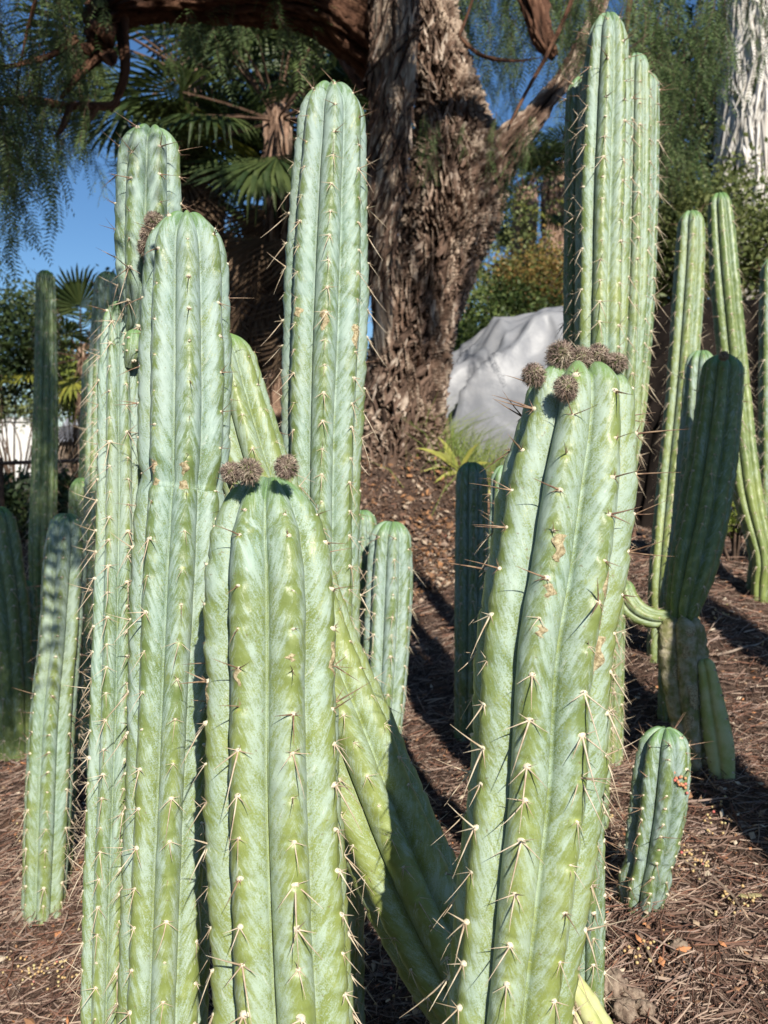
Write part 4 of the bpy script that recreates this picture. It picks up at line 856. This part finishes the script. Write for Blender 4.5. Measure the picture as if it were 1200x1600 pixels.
def box(b, x0, x1, y0, y1, z0, z1, m=0):
    V = [(x, y, z) for x in (x0, x1) for y in (y0, y1) for z in (z0, z1)]
    b.add(V, [[0, 1, 3, 2], [4, 6, 7, 5], [0, 4, 5, 1], [2, 3, 7, 6], [0, 2, 6, 4], [1, 5, 7, 3]], None, m)
w0 = at(-80, 690, 15); w1 = at(72, 655, 15); bz = g1(w0[0], w0[1]) - .1
W = empty('garden_wall', (w0[0], w0[1], bz), 'low sunlit white wall at the left edge behind the rail', 'wall')
b = Batch(); box(b, 0, w1[0] - w0[0], 0, .25, 0, w1[2] - bz - .04); obj('wall', b.mesh('wall', [M_WALL], False), W)
b = Batch(); box(b, -.03, w1[0] - w0[0] + .03, -.04, .29, w1[2] - bz - .04, w1[2] - bz + .03); obj('coping', b.mesh('coping', [M_WALL], False), W)
s0 = at(82, 690, 14); s1 = at(160, 645, 14); bz = g1(s0[0], s0[1]) - .1
SH = empty('shed', (s0[0], s0[1], bz), 'low grey roofed shed between the silhouetted cactus and the blue one', 'shed')
b = Batch(); box(b, .06, s1[0] - s0[0] - .06, .1, .9, 0, s0[2] - bz + .02); obj('wall', b.mesh('wall', [simple('tan_boards', (.42, .32, .24), .9, .1, (.3, .22, .16), 8)], False), SH)
b = Batch(); Wd = s1[0] - s0[0]; zt = s1[2] - bz; zb = s0[2] - bz
b.add([(0, 0, zb), (Wd, 0, zb), (Wd, 1, zb), (0, 1, zb), (0.1, .5, zt), (Wd - .1, .5, zt)], [[0, 1, 5, 4], [2, 3, 4, 5], [3, 2, 1, 0]], [[1, 2, 5], [3, 0, 4]]); obj('roof', b.mesh('roof', [M_ROOFG], False), SH)
r0 = at(-120, 728, 6.3); r1 = at(175, 718, 6.0); RB = np.array([r0[0], r0[1], g1(r0[0], r0[1])])
RL = empty('rail_fence', RB, 'thin dark rail on posts running across at left below the white wall', 'fence')
v, q = tube_geo(np.linspace(r0, r1, 12) - RB + np.array([0, 0, .0]), .014, 8); obj('rail', mesh_np('rail', v, q, None, [M_TWIG]), RL)
for t in (0.03, .42, .97):
    p = r0 + (r1 - r0) * t; v, q = tube_geo(np.array([[p[0], p[1], p[2] + .04], [p[0], p[1], g1(p[0], p[1]) - .1]]) - RB, .02, 8); obj('post', mesh_np('post', v, q, None, [M_TWIG]), RL)

# ---------------------------------------------------------------- strap-leaved plant and grass on the mound
def strap_plant(label, px, py, d, leaves, seed, name='strap_leaf_plant', w=.016, mat=M_STRAP):
    c = ground_hit(px, py); root = empty(name, c, label, 'plant'); r = np.random.default_rng(seed)
    for k, (dx, dz, L) in enumerate(leaves):
        t = np.linspace(0, 1, 10)[:, None]; dirv = np.array([dx, r.normal(-.2, .3), dz]); dirv /= np.linalg.norm(dirv)
        P = dirv * L * t + np.array([0, 0, -.35 * L]) * t ** 2; T = np.gradient(P, axis=0); T /= np.linalg.norm(T, axis=1)[:, None]
        s = np.cross(T, [0, -1, .3]); s /= np.linalg.norm(s, axis=1)[:, None]; ww = w * (1 - t ** 3) * (.6 + .4 * np.sin(t * 3)); up = np.cross(s, T) * w * .25
        V = np.stack([P - s * ww, P + up, P + s * ww], 1).reshape(-1, 3); Q = [[i * 3 + j, i * 3 + j + 1, i * 3 + j + 4, i * 3 + j + 3] for i in range(9) for j in range(2)]
        obj('leaf', mesh_np('leaf', V, Q, None, [mat]), root)
strap_plant('yellow green strap leaves sprawling down the mound left of the tarp', 718, 738, 5.0, [(-.5, .9, .42), (-.62, .85, .46), (-.4, 1., .35), (-.75, .8, .4), (-.3, .7, .3), (-.9, .35, .26), (-.8, .1, .22), (.3, .8, .3), (.6, .5, .25)], 3, w=.013)
strap_plant('pale strap leaves at the foot of the mound behind the lone dark cactus', 735, 760, 4.7, [(.6, -.6, .3), (.8, -.2, .3), (.3, -.9, .2), (.2, .6, .2), (-.3, .4, .2)], 4, w=.018)
b = Batch(); r = np.random.default_rng(9); GHA = ground_hit(712, 722); GHB = ground_hit(790, 765); GHC = GHA + np.array([.05, .4, 0])
for k in range(900):
    z_ = r.integers(0, 3); c = [GHA, GHB, GHC][z_] + r.normal(0, [.14, .14, 0]); c[2] = g1(c[0], c[1]) if k % 6 == 0 or True else 0
    L = r.uniform(.1, .42); d = np.array([r.normal(.2, .5), r.normal(0, .4), 1.]); d /= np.linalg.norm(d); s = np.cross(d, r.normal(0, 1, 3)); s = s / np.linalg.norm(s) * .002
    m_ = c + d * L * .5; e = c + d * L + np.array([d[0] * .4 * L, 0, -.15 * L]); b.add([c - s, c + s, m_ + s, m_ - s, e], [[0, 1, 2, 3]], [[3, 2, 4]])
tag(obj('grass_tuft', b.mesh('grass_tuft', [M_GRASS], False)), 'thin green grass growing between the trunk and the silver tarp', 'grass', None, 'stuff')

# ---------------------------------------------------------------- litter
def scatter_xy(n_, seed, ymax=6.5, pw=1.6):
    r = np.random.default_rng(seed); y = .9 + (ymax - .9) * r.random(n_) ** pw; x = r.uniform(-1, 1, n_) * (.5 + .52 * y); return x, y, r
def litter(n_, seed, Lr, rad, ymax, pw, lift=.02):
    x, y, r = scatter_xy(n_, seed, ymax, pw); z = gzn(x, y) + r.uniform(-.002, lift, n_) * r.random(n_)
    a = r.uniform(0, 2 * math.pi, n_); L = r.uniform(*Lr, n_); tl = r.normal(0, .13, n_)
    e = .05; gx = (gz(x + e, y) - gz(x - e, y)) / (2 * e); gy = (gz(x, y + e) - gz(x, y - e)) / (2 * e)
    D = np.stack([np.cos(a), np.sin(a), gx * np.cos(a) + gy * np.sin(a) + tl], -1); S = np.stack([-np.sin(a), np.cos(a), -gx * np.sin(a) + gy * np.cos(a)], -1)
    bend = r.normal(0, .16, n_); C = np.stack([x, y, z], -1); rr = rad * r.uniform(.5, 1.5, n_)
    P = []
    for t in (-.5, 0, .5):
        P.append(C + D * (L * t)[:, None] + S * (bend * L * (t * t * 4 - .5) * .5)[:, None])
    up = np.array([0, 0, 1.]); V = np.empty((n_, 3, 3, 3))
    for k in range(3):
        w = 1.0 if k < 2 else .5
        for m, (ca, sa) in enumerate([(0, 1), (-.87, -.5), (.87, -.5)]): V[:, k, m] = P[k] + (S * ca + up * sa) * (rr * w)[:, None]
    q0 = np.array([[k * 3 + m, k * 3 + (m + 1) % 3, (k + 1) * 3 + (m + 1) % 3, (k + 1) * 3 + m] for k in range(2) for m in range(3)])
    return V.reshape(-1, 3), (q0[None] + (np.arange(n_) * 9)[:, None, None]).reshape(-1, 4)
def litter_feet(feet, n_each, seed):
    global scatter_xy
    r = np.random.default_rng(seed); X = []; Y = []
    for fx, fy, fr in feet:
        a = r.uniform(0, 6.28, n_each); d_ = fr + np.abs(r.normal(0, .03, n_each)); X.append(fx + d_ * np.cos(a)); Y.append(fy + d_ * np.sin(a))
    X = np.concatenate(X); Y = np.concatenate(Y); old = scatter_xy; scatter_xy = lambda n_, s_, ym=0, pw=0: (X, Y, r); out = litter(len(X), seed, (.025, .08), .0009, 0, 0, .045); scatter_xy = old
    return out
def mat_litter(name, cs):
    n = N(name); isl = n.new('ShaderNodeNewGeometry').outputs['Random Per Island']; cr = n.new('ShaderNodeValToRGB'); n.ln(isl, cr.inputs[0]); cr.color_ramp.interpolation = 'CONSTANT'
    while len(cr.color_ramp.elements) < len(cs): cr.color_ramp.elements.new(.5)
    for k, c in enumerate(cs): cr.color_ramp.elements[k].position = k / len(cs); cr.color_ramp.elements[k].color = (*c, 1)
    return n.fin(cr.outputs[0], .85, .15)
M_LIT = mat_litter('litter_twigs', [(.13, .075, .055), (.18, .115, .085), (.25, .17, .13), (.08, .045, .034), (.38, .28, .21), (.21, .105, .07), (.28, .20, .16)])
v, q = litter(70000, 1, (.02, .09), .0009, 4.0, 1.7); tag(obj('twig_litter', mesh_np('twig_litter', v, q, None, [M_LIT], False)), 'carpet of fine dry brown twigs and needles over the soil', 'twigs', None, 'stuff')
v, q = litter(13000, 2, (.04, .12), .0016, 8, 1.1, .03); tag(obj('twig_litter', mesh_np('twig_litter', v, q, None, [M_LIT], False)), 'coarser dry sticks lying across the slope up to the trunk', 'twigs', None, 'stuff')
feet = []
for px, py, fr in [(1000, 1408, .045), (68, 1418, .055), (1085, 1190, .06), (1128, 1195, .04), (1190, 868, .05), (918, 1560, .035), (735, 1045, .06), (594, 1185, .06)]:
    p = ground_hit(px, py); feet.append((p[0], p[1] + fr * .6, fr))
v, q = litter_feet(feet, 420, 8); tag(obj('twig_litter', mesh_np('twig_litter', v, q, None, [M_LIT], False)), 'dry twigs heaped around the feet of the cacti', 'twigs', None, 'stuff')
n_ = 16000; x, y, r = scatter_xy(n_, 4, 6.5, 1.3); z = gzn(x, y) + r.uniform(.002, .018, n_); C = np.stack([x, y, z], -1)
nr = r.normal(0, .45, (n_, 3)) + np.array([0, 0, 1]); nr /= np.linalg.norm(nr, axis=1)[:, None]; t = np.cross(nr, r.normal(0, 1, (n_, 3))); t /= np.linalg.norm(t, axis=1)[:, None]; s = np.cross(nr, t)
l = (.004 + .012 * r.random((n_, 1)) ** 4); wdt = l * r.uniform(.3, .8, (n_, 1)); V = np.stack([C - t * l, C + s * wdt, C + t * l, C - s * wdt, C + nr * l * .25], 1)
T0 = np.array([[0, 1, 4], [1, 2, 4], [2, 3, 4], [3, 0, 4]]); T = (T0[None] + (np.arange(n_) * 5)[:, None, None]).reshape(-1, 3)
tag(obj('bark_chips', mesh_np('bark_chips', V.reshape(-1, 3), None, T, [mat_litter('chips', [(.30, .20, .13), (.42, .30, .20), (.20, .12, .08), (.50, .22, .10), (.55, .45, .33), (.28, .15, .08)])], False)), 'scattered tan and rusty bark chips and leaf crumbs on the soil', 'bark chips', None, 'stuff')
n_ = 9000; x = r.normal(.12, .42, n_); y = r.uniform(3.9, 5.25, n_); z = gzn(x, y) + r.uniform(.004, .03, n_); C = np.stack([x, y, z], -1)
nr = r.normal(0, .7, (n_, 3)) + np.array([0, -.4, 1]); nr /= np.linalg.norm(nr, axis=1)[:, None]; t = np.cross(nr, r.normal(0, 1, (n_, 3))); t /= np.linalg.norm(t, axis=1)[:, None]; s = np.cross(nr, t)
l = (.004 + .022 * r.random((n_, 1)) ** 3); wdt = l * r.uniform(.3, .8, (n_, 1)); V = np.stack([C - t * l, C + s * wdt, C + t * l, C - s * wdt, C + nr * l * .35], 1)
T = (T0[None] + (np.arange(n_) * 5)[:, None, None]).reshape(-1, 3)
tag(obj('mound_debris', mesh_np('mound_debris', V.reshape(-1, 3), None, T, [mat_litter('mound_chips', [(.13, .08, .055), (.34, .17, .08), (.09, .06, .045), (.24, .13, .07), (.28, .20, .15), (.16, .09, .06), (.06, .04, .03), (.42, .32, .23)])], False)), 'reddish brown bark rubble on the mound in front of the gnarled trunk', 'bark rubble', None, 'stuff')
# berries: loose clusters of dry peppercorns
def ico():
    p = (1 + 5 ** .5) / 2; v = np.array([(-1, p, 0), (1, p, 0), (-1, -p, 0), (1, -p, 0), (0, -1, p), (0, 1, p), (0, -1, -p), (0, 1, -p), (p, 0, -1), (p, 0, 1), (-p, 0, -1), (-p, 0, 1)], float); v /= np.linalg.norm(v[0])
    f = np.array([(0, 11, 5), (0, 5, 1), (0, 1, 7), (0, 7, 10), (0, 10, 11), (1, 5, 9), (5, 11, 4), (11, 10, 2), (10, 7, 6), (7, 1, 8), (3, 9, 4), (3, 4, 2), (3, 2, 6), (3, 6, 8), (3, 8, 9), (4, 9, 5), (2, 4, 11), (6, 2, 10), (8, 6, 7), (9, 8, 1)]); return v, f
iv, if_ = ico(); r = np.random.default_rng(14); b = Batch()
cl = [at(px, py, 1.6) for px, py in [(1125, 1445), (1080, 1380), (1078, 1330), (1160, 1165), (1120, 1320), (1030, 1480), (80, 1520), (100, 1560), (60, 1545), (640, 1510), (30, 1500), (150, 1450), (1150, 1440), (1010, 1500)]]
for k in range(110):
    if k < len(cl):
        v_ = cl[k] - np.array([0, 0, CAM_Z]); t = 1.
        for _ in range(40):
            p = np.array([0, 0, CAM_Z]) + v_ * t; t += .04 * (1 if p[2] > g1(p[0], p[1]) else -1)
        cx, cy = p[0], p[1]
    else: X, Y, _r = scatter_xy(1, 900 + k, 5, 1.3); cx, cy = X[0], Y[0]
    for m in range(r.integers(4, 15)):
        px_, py_ = cx + r.normal(0, .022), cy + r.normal(0, .022); R_ = r.uniform(.0025, .0036); b.add(iv * R_ + np.array([px_, py_, g1(px_, py_) + .014]), None, if_, 0 if r.random() < .9 else 1)
tag(obj('dry_berries', b.mesh('dry_berries', [M_BERRY, M_BERRYP])), 'little tan and pink peppercorns scattered in clusters over the litter', 'berries', None, 'stuff')
# berries caught on the small cactus
s_ = SM; b = Batch()
for k in range(16):
    p, nn, up = s_.point(s_.s_at(1208 + r.normal(0, 9)), 40 + r.normal(0, 8)); b.add(iv * .0032 + (p + nn * .004), None, if_, 0 if k % 4 else 1)
tag(obj('berry_sprig', b.mesh('berry_sprig', [simple('berry_orange', (.50, .20, .10), .5, .4, (.5, .3, .15), 50), M_BERRYP])), 'sprig of dry orange berries caught on the small cactus', 'berries')
def chunk(name, label, cat, px, py, L, W_, H_, yaw, mat, seed):
    p = ground_hit(px, py); p[2] = g1(p[0], p[1]) + H_ * .5; n1, n2 = 26, 18; A, Tt = np.meshgrid(np.linspace(0, 2 * math.pi, n1, endpoint=False), np.linspace(-1, 1, n2), indexing='ij')
    rr = np.sqrt(np.clip(1 - Tt ** 2, .02, 1)); q0 = np.stack([Tt * L / 2, rr * np.cos(A) * W_ / 2, rr * np.sin(A) * H_ / 2], -1); q0 = q0 * (1 + .38 * fbm(q0 / L * 5 + seed, 4))[..., None]
    ca, sa = math.cos(yaw), math.sin(yaw); V = np.stack([q0[..., 0] * ca - q0[..., 1] * sa, q0[..., 0] * sa + q0[..., 1] * ca, q0[..., 2]], -1).reshape(-1, 3)
    i, j = np.meshgrid(np.arange(n1), np.arange(n2 - 1), indexing='ij'); i2 = (i + 1) % n1; q = np.stack([i * n2 + j, i * n2 + j + 1, i2 * n2 + j + 1, i2 * n2 + j], -1).reshape(-1, 4)
    o = obj(name, mesh_np(name, V, q, None, [mat])); o.location = p; return tag(o, label, cat)
M_CHIP = simple('dead_wood', (.42, .32, .24), .9, .1, (.24, .17, .12), 40, .6, .004); M_GALL = simple('corky_tuber', (.30, .23, .17), .95, .05, (.17, .12, .09), 120, .9, .004)
chunk('bark_piece', 'tan curled piece of bark on the litter at the right edge', 'bark', 1185, 1508, .045, .028, .012, .5, M_CHIP, 1)
chunk('bark_piece', 'narrow upright bark sliver left of the tan curled piece', 'bark', 1155, 1490, .03, .012, .01, 1.4, M_CHIP, 2)
chunk('dry_leaf', 'pale greenish dry leaf lying right of the small cactus', 'leaf', 1168, 1405, .05, .014, .004, .1, simple('dry_leaf', (.42, .42, .20), .8, .1, (.35, .28, .14), 50), 3)
for k, (px, py, s, lab) in enumerate([(955, 1560, .05, 'largest brown corky lump beside the foot of the budded cactus'), (988, 1572, .034, 'round corky lump right of the largest one'), (975, 1596, .045, 'brown corky lump at the bottom edge'), (1008, 1592, .03, 'small corky lump at the right end of the row'), (1060, 1490, .03, 'lone corky lump on the litter away from the row')]):
    chunk('corky_lump', lab, 'corky lump', px, py, s, s * .9, s * .8, k, M_GALL, 10 + k)
# corky old stem lying at the foot of the budded cactus
_c = [(872, 1500, 1.2, 8), (884, 1530, 1.2, 22), (905, 1570, 1.2, 30), (930, 1620, 1.2, 34), (960, 1690, 1.2, 34)]
bb = at(960, 1690, 1.2); bb[2] = g1(bb[0], bb[1]); root = empty('old_cactus_stem', bb, 'leaning yellow green old stem with scabby cork patches at the bottom edge', 'cactus')
OS = build_stem(root, bb, on_ground(_c), n=5, rot=30, mat=M_OLDSKIN, spacing=.035, wax=-.4, yel=.8, tip=1.2, seed=140, spine=None)
for k, (py, a, hl, hw) in enumerate([(1545, 0, .025, 16), (1580, -25, .03, 14), (1600, 20, .02, 12), (1520, 20, .012, 12)]): scar(OS, py, a, hl, hw, 60 + k)
# long bleached sticks by the left cactus
M_STICK = simple('bleached_stick', (.36, .29, .23), .9, .1, (.22, .16, .12), 30, .5, .002)
for k, (pts, lab) in enumerate([([(20, 1440), (80, 1385), (150, 1310)], 'long bleached stick running up past the foot of the far left cactus'), ([(25, 1450), (90, 1395), (165, 1370)], 'shorter bleached stick forking right of the long one'), ([(1120, 1030), (1160, 1020), (1200, 1005)], 'pale stick on the slope right of the stump')]):
    P = np.array([ground_hit(*p) for p in pts]); P = catmull(P, np.linspace(0, 2, 14)); P[:, 2] = gzn(P[:, 0], P[:, 1]) + .012; v, q = tube_geo(P, 0, 6, np.linspace(.005, .002, 14))
    o = obj('dry_stick', mesh_np('dry_stick', v - P[0], q, None, [M_STICK])); o.location = P[0]; tag(o, lab, 'stick')
# tall cacti just outside the frame at right whose shadows fall across the bed
for k, (x, y, h, lean, lab) in enumerate([(1.0, 1.0, 2.45, .25, 'tall leaning cactus outside the picture at right, nearest the stump'), (1.62, 1.2, 1.7, 0, 'shorter upright cactus outside the picture at right')]):
    g = g1(x, y); bs = np.array([x, y, g]); root = empty('columnar_cactus', bs, lab, 'cactus')
    pts = []
    for zz, rad in ((g + h, .03), (g + h - .06, .06), (g + h * .6, .095), (g, .09), (g - .08, .09)):
        v_ = np.array([x + lean * max(0, zz - g) / h, y, zz]) - np.array([0, 0, CAM_Z]); d = v_ @ _f; pts.append((600 + v_[0] / d * FPX, 800 - (v_ @ _u) / d * FPX, d, rad / d * FPX))
    build_stem(root, bs, pts, n=8, rot=5, spacing=.045, wax=.1, yel=.1, tip=1.3, seed=160 + k, indiv=False)
for o in scene.objects:                                    # repeats of a kind carry one group
    if o.parent is None and 'category' in o:
        g = {'columnar_cactus': 'columnar cacti growing in the bed', 'fan_palm': 'fan palms behind the bed', 'pepper_tree': 'pepper trees over the bed', 'corky_lump': 'corky lumps on the litter',
             'dry_stick': 'bleached sticks on the ground', 'bark_piece': 'bark pieces on the litter', 'bush': 'bushes behind the bed', 'tree': 'trees in the background', 'strap_leaf_plant': 'strap leaved plants on the mound', 'tarp': 'tarps covering piles'}.get(o.name.split('.')[0])
        if g: o['group'] = g
